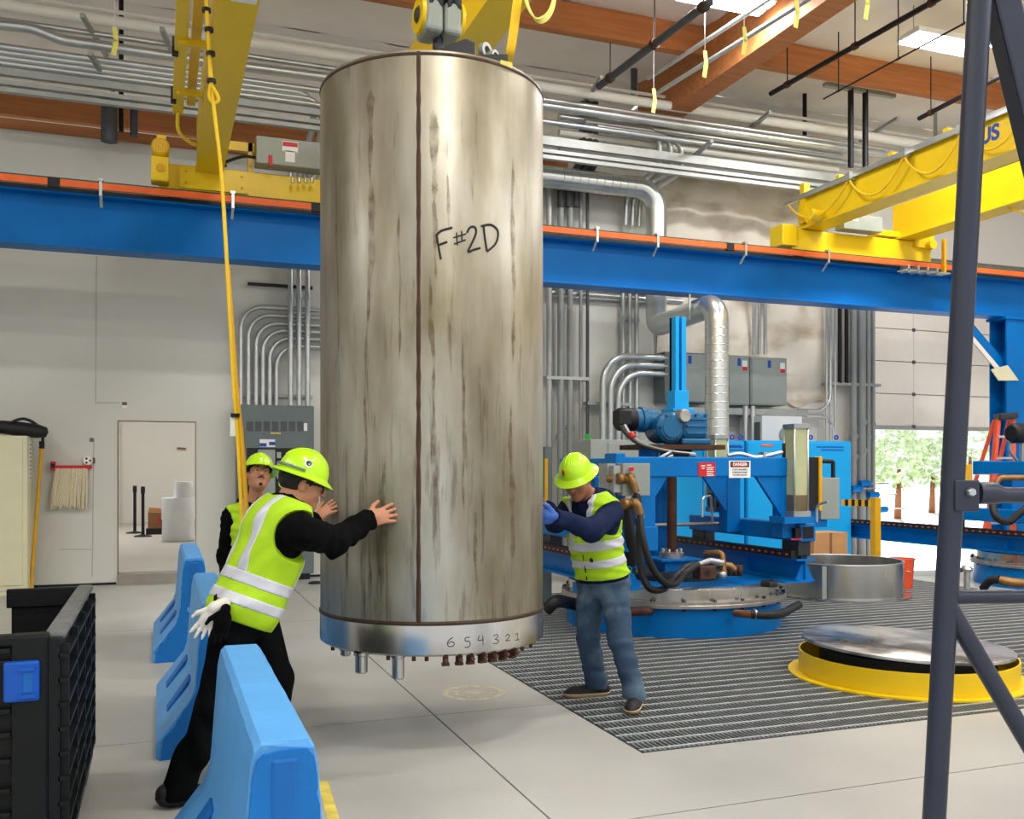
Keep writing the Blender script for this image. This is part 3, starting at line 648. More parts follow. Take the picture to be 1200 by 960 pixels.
# festoon loops with trolleys along the girder
vs_ = [BV + .1, 10.3, 9.3, 8.4, 7.5, 6.6]
for i in range(len(vs_) - 1):
    a, b = vs_[i], vs_[i + 1]; pts = [(GA - .1, a + (b - a) * k / 12, 5.38 - .34 * math.sin(math.pi * k / 12) ** .8) for k in range(13)]
    MB().tube(pts, .014, 8).build('festoon_cable', 'yellow_cloth', t)
    MB().box(GA - .13, GA - .03, b - .05, b + .05, 5.36, 5.46).build('festoon_trolley', 'galv', t)
    MB().box(GA - .05, GA + .25, b + .25, b + .33, 5.47, 5.52).build('track_bracket', 'yellow', t)
Mside = lambda p: Matrix.Translation(Vector(p)) @ Matrix.Rotation(-math.pi / 2, 4, 'Z') @ Matrix.Rotation(math.pi / 2, 4, 'X')
q = PU(1159, 154, GA - .004); text_mesh('lettering', 'US', .24, Mside((GA - .003, q.y, 5.25)), 'print_blue', t, bold=.008)
text_mesh('lettering', 'CRANE &', .1, Mside((GA - .003, q.y - .5, 5.31)), 'print_grey', t)
text_mesh('lettering', '(503) 682', .09, Mside((GA - .003, q.y - .52, 5.2)), 'print_grey', t)
MB().tube(spline([(GB + .1, 9.5, 4.97), (GB + .1, 9.0, 4.75), (GB + .1, 8.3, 4.7), (GB + .1, 7.6, 4.95)]), .014, 8).build('festoon_cable', 'yellow_cloth', t)

# ================================================================ FLOOR RINGS
q = PD(1061, 780, 6.9); c = Vector((q.x, q.y, 0))
t = thing('lidded_ring', 'low yellow steel ring with a dark lid resting on the grating', 'floor ring', c)
MB().lathe(c, [(.70, .012), (.82, .012), (.82, 0), (.70, 0)], 72, close=True).build('flange', 'yellow', t)
MB().lathe(c, [(.733, .012), (.733, .165), (.745, .165), (.745, .012)], 72, close=True).build('ring_wall', 'yellow', t)
R3 = Matrix.Rotation(math.radians(2.4), 3, Vector((FW[0], FW[1], 0)))
MB().lathe(c + Vector((0, 0, .215)), [(0, 0), (.715, 0), (.72, .004), (.72, .022), (.715, .026), (0, .026)], 72, axis=R3 @ Vector((0, 0, 1))).build('lid', 'lid_black', t)
MB().lathe(c, [(0, .02), (.60, .02), (.60, .20), (0, .20)], 48).build('lid_plug', 'rubber', t)
q = PD(985, 690, 11.4); c = Vector((q.x, q.y, 0))
t = thing('steel_ring', 'open stainless steel ring standing on the grating behind the press', 'floor ring', c)
MB().lathe(c, [(.69, .02), (.69, .41), (.705, .41), (.705, .02)], 80, close=True).build('ring_wall', 'stainless', t)
MB().lathe(c, [(.68, 0), (.80, 0), (.80, .02), (.68, .02)], 80, close=True).build('flange', 'stainless', t)
MB().lathe(c, [(.695, .405), (.70, .418), (.712, .418), (.715, .405)], 80, close=True).build('rim', 'galv', t)
p = PD(966, 690, 10.73)
MB().bar((p.x, p.y, .03), (p.x, p.y, .4), .05, .01, (FW[0], FW[1], 0)).build('weld_seam', 'galv_dull', t)

# ================================================================ PRESSES
def press(C, label, full, ibeam_v):
    cx, cy = C; t = thing('core_press', label, 'machine', (cx, cy, 0)); R = 1.05
    MB().lathe((cx, cy, 0), [(0, 0), (R, 0), (R, .27), (0, .27)], 96).build('base', 'machine_blue', t)
    MB().lathe((cx, cy, 0), [(R - .05, .265), (R + .05, .265), (R + .05, .292), (R + .045, .297), (R + .045, .322), (R - .05, .322)], 96, close=True).build('base_flange', 'flange_steel', t)
    MB().lathe((cx, cy, 0), [(R - .02, .32), (R - .02, .425), (R - .05, .44), (R - .1, .44)], 96).build('base_band', 'stainless', t)
    MB().lathe((cx, cy, 0), [(0, .436), (R - .04, .436), (R - .04, .40)], 96).build('top_plate', 'machine_blue', t)
    for k in range(24):
        a = k * math.pi / 12 + .1; x = cx + (R + .02) * math.cos(a); y = cy + (R + .02) * math.sin(a)
        MB().cyl((x, y, .245), (x, y, .345), .018, 6).build('flange_bolt', 'dark_steel', t)
    MB().lathe((cx, cy, 0), [(0, .50), (.48, .50), (.5, .48), (.5, .436)], 64).build('center_plate', 'dark_steel', t)
    # rails
    for su, (va, vb) in ((-1, (cy - .9, cy + 1.9)), (1, (cy - .9, cy + 1.9))):
        u = cx + su * .92
        if su in ibeam_v: va, vb = ibeam_v[su]
        ib = MB().box(u - .1, u + .1, va, vb, .44, .46).box(u - .1, u + .1, va, vb, .635, .655).box(u - .008, u + .008, va, vb, .46, .635).build('rail_beam', 'machine_blue', t)
        for vv_ in (va + .03, cy, vb - .03): MB().prism([(u - .1, .46), (u + .1, .46), (u + .03, .6), (u - .03, .6)], 'y', vv_ - .006, vv_ + .006).build('stiffener', 'machine_blue', ib)
        MB().box(u - .035, u + .035, va + .03, vb, .655, .70).build('slide_rail', 'black_steel', t)
        MB().box(u - .13, u - .05, va + .05, vb, .66, .73).build('cable_chain', 'rubber', t)
        g = MB(); v = va + .1
        while v < vb: g.box(u - .134, u - .13, v, v + .035, .685, .70); v += .11
        g.build('chain_links', 'orange', t)['kind'] = 'stuff'
        for vv_ in (cy - .75, cy + .9): MB().box(u - .07, u + .07, vv_ - .13, vv_ + .13, .68, .82).build('slide_block', 'dark_steel', t, bev=.01)
        MB().box(u - .09, u + .09, cy - .93, cy + 1.06, .82, .99).build('carriage_tube', 'machine_blue', t, bev=.012)
        MB().box(u - .06, u + .06, cy - .935, cy - .925, .85, .96).build('tube_end', 'black_steel', t)
        for vv_ in (cy - .8, cy + .12):
            w = cx + su * .75; MB().box(w - .08, w + .08, vv_ - .08, vv_ + .08, .85, 1.43).build('post', 'machine_blue', t, bev=.008)
            MB().prism([(w - su * .08, 1.43), (w - su * (.36 if su > 0 else .2), 1.43), (w - su * .08, 1.06 if su > 0 else 1.25)], 'y', vv_ - .07, vv_ - .03).build('gusset', 'machine_blue', t)
        MB().box(u - .075, u + .075, cy - .72, cy + .34, 1.435, 1.6).build('frame_beam', 'machine_blue', t, bev=.01)
    for vv_ in (cy - .8, cy + .42): MB().box(cx - 1.0, cx + .92, vv_ - .09, vv_ + .09, 1.43, 1.61).build('frame_beam', 'machine_blue', t, bev=.012)
    # spindle
    MB().cyl((cx, cy, .6), (cx, cy, 1.7), .05).build('spindle', 'rust', t)
    MB().box(cx - .22, cx + .22, cy - .2, cy + .2, .60, .62).box(cx - .16, cx + .16, cy - .15, cy + .15, .5, .6).build('pedestal', 'machine_blue', t)
    fl_ = MB().lathe((cx, cy, 0), [(0, .68), (.1, .68), (.12, .67), (.12, .62)], 32).build('spindle_flange', 'flange_steel', t)
    for k in range(8): a = k * math.pi / 4; MB().cyl((cx + .095 * math.cos(a), cy + .095 * math.sin(a), .62), (cx + .095 * math.cos(a), cy + .095 * math.sin(a), .71), .014, 6).build('bolt', 'steel', fl_)
    return t, R
MCX, MCY = 4.78, 8.3
t, R = press((MCX, MCY), 'large blue press with a gear motor on round base beside the right worker', True, {})
# reducer and motor on the rusty plate
zt = 1.705
MB().box(4.33, 5.22, 8.02, 8.56, zt - .012, zt + .035).build('motor_plate', 'rust', t)
MB().box(4.7, 4.92, 8.15, 8.4, 1.6, zt).build('spacer_block', 'black_steel', t)
MB().cyl((4.52, 8.3, 1.55), (4.52, 8.3, zt), .1).build('guide_column', 'machine_blue', t)
gb = MB().box(4.80, 5.10, 8.12, 8.46, zt + .09, zt + .36).build('gear_housing', 'teal_motor', t, bev=.05, bseg=4)
MB().box(4.78, 5.12, 8.1, 8.48, zt + .035, zt + .1).build('housing_foot', 'teal_motor', gb, bev=.02)
for zz in (.15, .22, .29): MB().box(4.84, 5.06, 8.105, 8.13, zt + zz - .012, zt + zz + .012).build('housing_rib', 'teal_motor', gb, bev=.004)
for uu in (4.84, 4.95, 5.06): MB().cyl((uu, 8.1, zt + .33), (uu, 8.13, zt + .33), .016, 8).build('bolt', 'teal_motor', gb)
gd = MB().lathe((4.64, 8.22, zt + .2), [(0, -.17), (.12, -.17), (.15, -.14), (.15, .12), (.13, .15), (0, .15)], 36, axis=(0, 1, 0)).build('gear_drum', 'teal_motor', t)
MB().lathe((4.64, 8.05, zt + .2), [(0, -.012), (.10, -.012), (.11, 0)], 32, axis=(0, 1, 0)).build('drum_cover', 'teal_motor', gd)
for k in range(6): a = k * math.pi / 3; MB().cyl((4.64 + .125 * math.cos(a), 8.04, zt + .2 + .125 * math.sin(a)), (4.64 + .125 * math.cos(a), 8.07, zt + .2 + .125 * math.sin(a)), .012, 6).build('bolt', 'dark_steel', gd)
MB().lathe((4.76, 8.04, zt + .31), [(0, -.04), (.055, -.04), (.07, -.02), (.07, .08)], 24, axis=(0, 1, 0)).build('shaft_cap', 'flange_steel', t)
mtr = MB().lathe((4.42, 8.27, zt + .28), [(0, -.2), (.09, -.2), (.11, -.18), (.11, -.02), (.125, -.02), (.125, .03), (.1, .05), (.1, .16)], 28, axis=(1, 0, 0)).build('motor', 'teal_motor', t)
MB().lathe((4.30, 8.27, zt + .28), [(0, -.14), (.10, -.14), (.113, -.12), (.113, .04)], 24, axis=(1, 0, 0)).build('fan_cowl', 'black_steel', mtr)
MB().box(4.10, 4.24, 8.12, 8.26, zt + .22, zt + .36).build('junction_box', 'black_steel', mtr, bev=.01)
MB().tube(spline([(4.17, 8.14, zt + .22), (4.19, 8.05, zt + .12), (4.26, 7.9, zt + .02), (4.4, 7.7, 1.66), (4.6, 7.55, 1.63)]), .022, 8).build('motor_cable', 'steel', t)
MB().tube(spline([(4.12, 8.14, zt + .22), (4.15, 8.05, zt + .12), (4.22, 7.9, zt + .02), (4.36, 7.7, 1.66), (4.5, 7.5, 1.63)]), .016, 8).build('motor_cable', 'rubber', t)
q = PD(581 / 4 + 600 + 1.5, 512, 9.1)
MB().cyl((4.185, 8.05, zt + .13), (4.2, 8.0, zt + .09), .032, 10).build('cable_sleeve', 'red', t)
p = PD(793, 480, 9.35)
MB().box(4.74, 4.98, 8.2, 8.44, zt + .36, zt + .40).box(4.78, 4.94, 8.24, 8.4, zt + .4, zt + .58).build('mast_socket', 'light_blue', t, bev=.006)
MB().box(4.80, 4.84, 8.26, 8.38, zt + .5, 3.02).box(4.87, 4.92, 8.26, 8.38, zt + .5, 3.02).box(4.80, 4.92, 8.34, 8.38, zt + .5, 3.02).build('mast', 'light_blue', t)
# electric box, signs, cables on the front beam
FVf = MCY - .8 - .09
a = PV(728, 543, FVf - .1); b = PV(760, 581, FVf - .1)
eb = MB().box(a.x, b.x, FVf - .13, FVf, b.z, a.z).build('electric_box', 'panel_grey', t, bev=.006)
p = PV(739, 550, FVf - .13); MB().cyl(p, p - Vector((0, .03, 0)), .02, 12).build('stop_button', 'red', eb)
MB().cyl(p + Vector((0, .004, 0)), p - Vector((0, .012, 0)), .028, 12).build('button_collar', 'galv', eb)
MB().box(a.x - .07, a.x, FVf - .1, FVf - .02, b.z + .03, a.z - .02).build('box_side', 'galv_dull', eb)
MB().box(3.70, 3.80, FVf - .02, FVf + .2, 1.1, 1.64).build('side_plate', 'machine_blue', t, bev=.01)
MB().box(3.62, 3.70, FVf - .02, FVf + .15, 1.2, 1.55).build('side_bracket', 'galv_dull', t)
def sign(px0, py0, px1, py1, v, m, parent, name='warning_sign'):
    a = PV(px0, py0, v); b = PV(px1, py1, v); return MB().box(a.x, b.x, v - .006, v, b.z, a.z).build(name, m, parent), a, b
s1, a, b = sign(818, 542, 838, 558.5, FVf, 'red', t)
g = MB(); w_ = b.x - a.x; h_ = a.z - b.z
for k in range(5): g.box(a.x + w_ * .48, a.x + w_ * (.9 - .05 * (k % 2)), FVf - .0075, FVf - .006, a.z - h_ * (.32 + .14 * k), a.z - h_ * (.38 + .14 * k))
for (x0, x1, y0, y1) in ((.15, .4, .2, .28), (.2, .36, .38, .45), (.5, .75, .16, .22)): g.box(a.x + w_ * x0, a.x + w_ * x1, FVf - .0075, FVf - .006, a.z - h_ * y0, a.z - h_ * y1)
g.build('sign_print', 'white', s1)
s2, a, b = sign(854, 540, 879, 560, FVf, 'white', t); w_ = b.x - a.x; h_ = a.z - b.z; cxs = (a.x + b.x) / 2
MB().box(a.x + w_ * .06, b.x - w_ * .06, FVf - .0075, FVf - .006, a.z - h_ * .38, a.z - h_ * .06).build('sign_header', 'ink', s2)
g = MB(); V = [(cxs + w_ * .4 * math.cos(k * math.pi / 12), FVf - .0085, a.z - h_ * .22 + h_ * .13 * math.sin(k * math.pi / 12)) for k in range(24)]; g.add(V, [tuple(range(24))]); g.build('sign_oval', 'red', s2)
text_mesh('sign_text', 'DANGER', h_ * .24, face_front((cxs, FVf - .010, a.z - h_ * .22)), 'white', s2, bold=.001)
for k, tx in enumerate(('START REQUIRED', 'CONTROL PANEL', 'DO NOT ENTER')): text_mesh('sign_text', tx, h_ * .13, face_front((cxs, FVf - .0075, a.z - h_ * (.52 + .16 * k))), 'ink', s2)
MB().tube(spline([PD(748, 543, 8.6), PD(765, 540, 8.5), PD(780, 533, 8.6), PD(786, 530, 8.7)]), .014, 8).build('conduit_whip', 'galv', t)
MB().tube(spline([PD(760, 543.5, 8.6), PD(775, 541, 8.5), PD(788, 534, 8.6)]), .014, 8).build('conduit_whip', 'galv', t)
MB().tube(spline([PD(853, 534, 8.9), PD(868, 532, 8.9), PD(885, 536, 8.9), PD(900, 534, 8.9), PD(917, 530, 8.9)]), .02, 8).build('air_hose', 'galv', t)
MB().box(5.3, 5.42, 7.5, 7.58, 1.61, 1.66).build('valve_body', 'galv', t); q = PD(919, 532, 8.9); MB().cyl(q - Vector((0, 0, .06)), q + Vector((0, 0, .1)), .02, 8).build('valve_stem', 'black_steel', t)
# clear square pneumatic cylinders
def air_cyl(px, d, z0, z1, wd):
    q = PD(px, 550, d); h = wd / 2
    MB().box(q.x - h, q.x + h, q.y - h, q.y + h, z0 + .2, z1 - .04).build('cylinder_tube', 'glass_tube', t)
    MB().box(q.x - h, q.x + h, q.y - h, q.y + h, z0 + .05, z0 + .2).build('cylinder_oil', 'tube_oil', t)
    MB().box(q.x - h - .015, q.x + h + .015, q.y - h - .015, q.y + h + .015, z1 - .04, z1).build('cylinder_cap', 'steel', t)
    MB().box(q.x - h - .02, q.x + h + .02, q.y - h - .02, q.y + h + .02, z0, z0 + .05).build('cylinder_cap', 'steel', t)
    for sx in (-1, 1):
        for sy in (-1, 1): MB().cyl((q.x + sx * (h + .003), q.y + sy * (h + .003), z0), (q.x + sx * (h + .003), q.y + sy * (h + .003), z1), .009, 8).build('tie_rod', 'galv', t)
air_cyl(933, 8.85, 1.06, 1.92, .145); air_cyl(841, 10.0, 1.05, 1.86, .145)
q = PD(933, 550, 8.85); MB().box(q.x - .2, q.x + .12, q.y - .1, q.y + .14, 1.0, 1.06).build('cylinder_bracket', 'machine_blue', t)
# guard, control box and handle on the right of the carriage
q = PD(952, 567, 9.5); MB().box(q.x - .07, q.x + .09, q.y, q.y + .05, 1.1, 1.62).build('guard_panel', 'black_steel', t)
MB().box(q.x + .07, q.x + .11, q.y - .02, q.y + .06, 1.08, 1.63).build('guard_edge', 'yellow_dark', t, bev=.01)
MB().box(q.x - .1, q.x + .12, q.y + .05, q.y + .1, .99, 1.15).build('guard_foot', 'machine_blue', t)
a = PD(960, 560, 9.8); b = PD(986, 609, 9.8)
MB().box(a.x, b.x + .02, a.y - .03, a.y + .12, b.z, a.z).build('side_cabinet', 'panel_grey', t, bev=.006)
MB().tube(fillet([(a.x + .03, a.y + .05, a.z), (a.x + .03, a.y + .05, a.z + .17), (b.x, a.y + .05, a.z + .17), (b.x, a.y + .05, a.z)], .02, 3), .022, 8).build('cabinet_handle', 'black_steel', t)
MB().box(a.x - .55, a.x + .1, a.y + .0, a.y + .08, .9, .99).build('cabinet_arm', 'machine_blue', t)
MB().tube(fillet([PD(957, 612, 9.1), PD(957, 592, 9.1), PD(970, 588, 9.0)], .06), .012, 8).build('bent_handle', 'galv', t)
MB().tube(fillet([PD(823, 606, 9.3), PD(823, 583, 9.3), PD(833, 581, 9.5), PD(835, 612, 9.6)], .05), .012, 8).build('bent_handle', 'galv', t)
MB().box(5.55, 5.62, 7.41, 7.36, .86, .95).build('latch_plate', 'black_steel', t)
MB().box(5.50, 5.62, 7.355, 7.365, .84, .855).build('latch_mark', 'red', t)
MB().cyl((5.08, 9.15, .44), (5.08, 9.15, 1.5), .16, 28).build('rear_column', 'machine_blue', t)
MB().cyl((3.9, 8.7, .92), (5.7, 8.7, .92), .02, 10).build('tie_bar', 'galv_dull', t)
MB().box(3.75, 4.1, 7.35, 7.55, .78, 1.0).build('front_bracket', 'machine_blue', t, bev=.01)
# hoses and plumbing
def fit(pts, r, m='brass', nm='pipe_fitting', rr=.04): return MB().tube(fillet(pts, rr), r, 12).build(nm, m, t)
f1 = fit([PD(712, 561, 8.2), PD(741, 562, 8.1), PD(745, 577, 8.1)], .035); f2 = fit([PD(724, 591, 8.1), PD(747, 590, 8.0), PD(750, 603, 8.0)], .037)
for (px, py) in ((727, 561), (738, 561)): q = PD(px, py, 8.12); MB().cyl(q - Vector((.03, 0, 0)), q + Vector((.03, 0, 0)), .048, 8).build('hose_nut', 'brass', f1)
for (px, py) in ((733, 591), (743, 591)): q = PD(px, py, 8.03); MB().cyl(q - Vector((.03, 0, 0)), q + Vector((.03, 0, 0)), .05, 8).build('hose_nut', 'brass', f2)
MB().tube(spline([PD(745, 574, 8.1), PD(749, 600, 8.05), PD(749, 640, 8.0), PD(752, 672, 7.95), PD(762, 690, 7.95), PD(778, 690, 8.05), PD(792, 676, 8.3), PD(806, 664, 8.5), PD(818, 662, 8.6)]), .03, 10).build('hose', 'rubber', t)
MB().tube(spline([PD(750, 602, 8.0), PD(753, 630, 7.9), PD(762, 660, 7.9), PD(775, 680, 7.95), PD(790, 685, 8.1), PD(803, 672, 8.35), PD(816, 663, 8.55)]), .03, 10).build('hose', 'rubber', t)
for (px, py, d) in ((746, 578, 8.1), (750.5, 606, 8.0)): q = PD(px, py, d); MB().cyl(q - Vector((0, 0, .012)), q + Vector((0, 0, .012)), .038, 10).build('hose_clamp', 'steel', t)
MB().tube(spline([PD(733, 597, 8.2), PD(738, 625, 8.2), PD(740, 655, 8.3), PD(737, 680, 8.4)]), .05, 10).build('hose', 'rubber', t)
mf = PD(826, 672, 8.62); mb_ = MB().box(mf.x - .085, mf.x + .085, mf.y - .06, mf.y + .08, .5, .62).build('manifold', 'rust', t, bev=.008)
MB().cyl((mf.x - .01, mf.y - .062, .56), (mf.x - .01, mf.y - .05, .56), .03, 14).build('port', 'black_steel', mb_)
fit([PD(818, 662, 8.6), PD(832, 657, 8.7), PD(848, 660, 8.7)], .028, 'steel'); fit([PD(826, 649, 8.9), PD(846, 648, 8.8), PD(848, 672, 8.75)], .03)
fit([PD(836, 661, 8.8), PD(856, 663, 8.8), PD(861, 668, 8.8)], .032); q = PD(846, 671, 8.7); MB().cyl((q.x, q.y, .5), (q.x, q.y, .56), .05, 8).build('pipe_nut', 'steel', t)
for (px, py) in ((861, 672), (867, 671), (855, 675)): q = PD(px, py, 8.9); MB().cyl((q.x, q.y, .5), (q.x, q.y, .60), .03, 6).build('stud', 'rust', t)
q = PD(901, 680, 8.6); MB().lathe((q.x, q.y, .436), [(0, .05), (.07, .05), (.085, .03), (.085, 0)], 6).build('clamp_knob', 'black_steel', t)
MB().box(5.45, 5.75, 7.38, 7.6, .436, .45).build('foot_plate', 'machine_blue', t)
hp = fit([PD(862, 719, 8.4), PD(873, 720, 8.25), PD(882, 720, 8.2)], .034, 'copper')
MB().tube(spline([PD(880, 720, 8.2), PD(900, 721, 8.2), PD(917, 719, 8.4), PD(928, 713, 8.7), PD(936, 709, 8.9)]), .038, 10).build('hose', 'rubber', t)
q = PD(884, 720, 8.2); MB().cyl(q - Vector((.012, 0, 0)), q + Vector((.012, 0, 0)), .046, 10).build('hose_clamp', 'steel', t)
fit([PD(737, 718, 8.35), PD(757, 717, 8.3), PD(763, 716, 8.45)], .034, 'rust')
MB().tube(spline([PD(640, 715, 8.6), PD(652, 705, 8.6), PD(668, 707, 8.9), PD(690, 712, 8.9)]), .06, 10).build('hose', 'rubber', t)
MB().box(3.7, 3.8, 7.9, 8.3, 0, .42).build('side_leg', 'machine_blue', t)

# second press, at the right edge
t, R = press((11.05, 9.1), 'blue press at the right edge behind the dark steel frame', False, {-1: (5.8, 12.75), 1: (8.2, 10.1)})
q = PD(1130, 553, 11.9); MB().box(q.x - .09, q.x + .09, q.y - .03, q.y + .05, 1.32, 1.56).build('corner_guard', 'yellow_dark', t)
MB().tube(spline([PD(1163, 585, 11.5), PD(1166, 604, 11.4), PD(1180, 612, 11.4), PD(1192, 604, 11.5), PD(1204, 594, 11.6)]), .045, 10).build('hose', 'rubber', t)
MB().tube(spline([PD(1152, 690, 11.4), PD(1160, 681, 11.3), PD(1172, 679, 11.2)]), .05, 10).build('hose', 'rubber', t)
MB().tube([PD(1172, 680, 11.2), PD(1188, 683, 11.1), PD(1204, 684, 11.1)], .055, 10).build('pipe_fitting', 'brass', t)
MB().tube(fillet([PD(1168, 566, 11.6), PD(1172, 560, 11.6), PD(1204, 560, 11.5)], .08), .035, 10).build('pipe_fitting', 'brass', t)
MB().cyl((11.05, 9.1, .6), (11.05, 9.1, 2.0), .06).build('spindle', 'black_steel', t)
MB().lathe(PD(1198, 508, 12.2), [(0, -.2), (.1, -.2), (.13, -.16), (.13, .15), (.1, .2), (0, .2)], 20, axis=(1, 0, 0)).build('motor', 'black_steel', t, bev=.01)
MB().cyl(PD(1198, 514, 12.2), PD(1198, 545, 12.2), .03, 10).build('motor_stand', 'steel', t)
MB().tube(spline([PD(1186, 514, 12.2), PD(1184, 528, 12.2), PD(1192, 540, 12.2)]), .02, 8).build('motor_cable', 'steel', t)
va = PD(1133, 671, 11.3); vt = MB().cyl((va.x, va.y, .0), (va.x, va.y, .3), .035, 10).build('valve_pipe', 'galv', t)
MB().tube(spline([PD(1118, 673, 11.3), PD(1127, 668, 11.3), PD(1135, 667, 11.3)]), .025, 8).build('valve_lever', 'black_steel', vt); MB().lathe((va.x, va.y, .28), [(0, 0), (.06, 0), (.07, .03), (.05, .07), (0, .08)], 12).build('valve_body', 'galv', vt)

# ================================================================ PIPES AND CONDUITS
def pipe(name, pts, r, m, label, cat='conduit', group=None, seg=10, fil=0, couple=()):
    pts = fillet(pts, fil, 8) if fil else [Vector(p) for p in pts]
    if not couple: return tag(MB().tube(pts, r, seg).build(name, m), label, cat, group)
    t_ = thing(name, label, cat, pts[-1], group); MB().tube(pts, r, seg).build('pipe', m, t_)
    for c in couple:
        c = Vector(c); MB().lathe(c, [(r, -.05), (r * 1.25, -.05), (r * 1.25, -.01), (r * 1.55, -.01), (r * 1.55, .01), (r * 1.25, .01), (r * 1.25, .05), (r, .05)], 14).build('coupling', m, t_)
    return t_
RV = 12.3
def run(pxs, r, m, label, v=RV, group='pipes of the overhead rack', cat='pipe', ext=True):
    pts = [PV(x, y, v) for x, y in pxs]
    zs = sum(p.z for p in pts) / len(pts)
    if ext: pts = [Vector((p.x, v, zs)) for p in pts]
    return pipe('rack_pipe', pts, r, m, label, cat, group)
run([(-60, 8), (1098, 164)], .07, 'white_pipe', 'thick white pipe, topmost of the overhead rack')
run([(-60, -1), (1100, 153)], .025, 'white_pipe', 'thin white pipe just above the thick white one in the overhead rack', v=12.45)
run([(-60, 22), (1050, 172)], .035, 'galv', 'bright steel pipe just under the thick white one in the overhead rack', v=12.2)
pipe('rack_pipe', [PV(x, y, 12.15) for x, y in ((-50, 24), (30, 32), (40, 34), (70, 46), (80, 48), (240, 72), (400, 93), (640, 124), (800, 147), (1036, 181))], .06, 'galv', 'grey pipe with a kink at the left of the overhead rack', 'pipe', 'pipes of the overhead rack', fil=.3)
for i, (y0, lab) in enumerate(((58, 'uppermost'), (64, 'second'), (70, 'third'), (76, 'lowest'))):
    a = PV(-60, y0 - 8, 12.25); zz = PV(200, y0 + 24, 12.25).z; ex = PV(360 + 10 * i, 112, 12.25).x
    if i > 0:
        pp = [(a.x, 12.25, zz), (ex, 12.25, zz), (ex, 12.6, zz - .35), (ex - .1, 13.15, zz - .9), (ex - .12, 13.2, zz - 1.4)]
        pipe('rack_conduit', pp, .04, 'galv', lab + ' of four steel conduits in the left overhead bundle, bending down behind the crane cabinet', 'conduit', 'left conduit bundle', fil=.3)
    else: pipe('rack_conduit', [(a.x, 12.25, zz), (10.8, 12.25, zz)], .04, 'galv', lab + ' of four steel conduits in the left overhead bundle, running straight on', 'conduit', 'left conduit bundle')
for i, (y0, h) in enumerate(((86, .12), (100, .05), (108, .05))):
    p = PV(200, y0 + 22, 12.3); MB_ = MB().box(-6.5, 10.9, 12.3 - .04, 12.3 + .04, p.z - h / 2, p.z + h / 2).build('rack_channel', 'galv_dull')
    tag(MB_, ('wide', 'middle', 'bottom')[i] + ' grey steel channel of the overhead rack', 'channel', 'channels of the overhead rack')
# lower right bundle of the rack
for i in range(6):
    zz = PV(850, 164 + 7.5 * i, 12.5).z; a = PV(655, 150, 12.5 + .04 * i)
    pipe('rack_conduit', [(a.x, 12.5 + .04 * i, zz), (PV(985, 200, 12.5).x, 12.5 + .04 * i, zz)], .035 if i % 2 else .05, ('galv', 'galv_dull', 'white_pipe')[i % 3], ORD[i] + ' conduit from the top in the right overhead bundle above the insulation', 'conduit', 'right conduit bundle')
# swept bends feeding the wall drops
for i in range(3):
    zz = PV(790, 160, 12.4).z + .02; e = PV(772 + 13 * i, 160, 12.35).x; dn = PV(733 + 8 * i, 230, 13.15).x
    pp = [(e - 1.2, 12.35, zz - .05 * i), (e, 12.35, zz - .05 * i), (e + .08, 12.45, zz - .45 - .03 * i), (dn, 13.1, zz - .75), (dn, 13.15, zz - 1.2)]
    pipe('swept_conduit', pp, .042, 'galv', ('left', 'middle', 'right')[i] + ' of three swept conduits turning back under the overhead rack', 'conduit', 'swept conduits', fil=.22)
for i in range(3):
    e = PV(683 + 7 * i, 160, 12.6); dn = PV(660 + 9 * i, 205, 13.15)
    pipe('swept_conduit', [(e.x, 12.6, e.z + .5), (e.x, 12.6, e.z - .2), (dn.x + .2, 12.9, dn.z + .15), (dn.x - .05, 13.12, dn.z - .2), (dn.x - .05, 13.12, dn.z - .5)], .055, 'pipe_dark', ('left', 'middle', 'right')[i] + ' of three dark conduits bending down beside the vessel top', 'conduit', 'dark bent conduits', fil=.25)
# rack struts (olive angles) and hangers
for i, (px, py) in enumerate(((700, 103), (893, 142), (826, 175), (1040, 148), (110, 35), (200, 50), (118, 78))):
    p = PV(px, py, 12.1); tag(MB().bar(p + Vector((-.1, -.35, .0)), p + Vector((.1, .75, .02)), .05, .05).build('rack_strut', 'galv_dull'), ('strut of the overhead rack right beside the vessel rim', 'olive strut of the overhead rack above the insulation', 'olive strut under the right end of the overhead rack', 'olive strut near the right crane under the white pipes', 'strut at the far left of the overhead rack', 'strut left of the yellow girder on the overhead rack', 'lower strut at the left of the overhead rack')[i], 'strut', 'rack struts')
for i, (px, y0, y1, v, r, m) in enumerate(((943, 95, 166, 12.6, .035, 'black_steel'), (743, 72, 110, 12.7, .05, 'pipe_dark'), (997, 104, 196, 11.7, .045, 'black_steel'), (1014, 106, 196, 11.7, .045, 'black_steel'), (1096, 105, 160, 12.5, .03, 'galv_dull'), (142, -20, 155, 13.0, .03, 'black_steel'), (157, 118, 160, 13.0, .05, 'pipe_dark'), (128, 115, 166, 12.9, .10, 'pipe_dark'))):
    a = PV(px, y0, v); b = PV(px, y1, v)
    pipe('drop_pipe', [a, b], r, m, ('black sprinkler drop beside the brown girder end', 'grey sprinkler drop left of the brown girder', 'left of two black drops hanging above the right crane', 'right of two black drops hanging above the right crane', 'grey drop rod just behind the right crane girder', 'thin black drop at upper left behind the conduits', 'short grey drop left of the yellow festoon track', 'thick grey post standing on the partition at upper left')[i], 'pipe', 'vertical drop pipes')
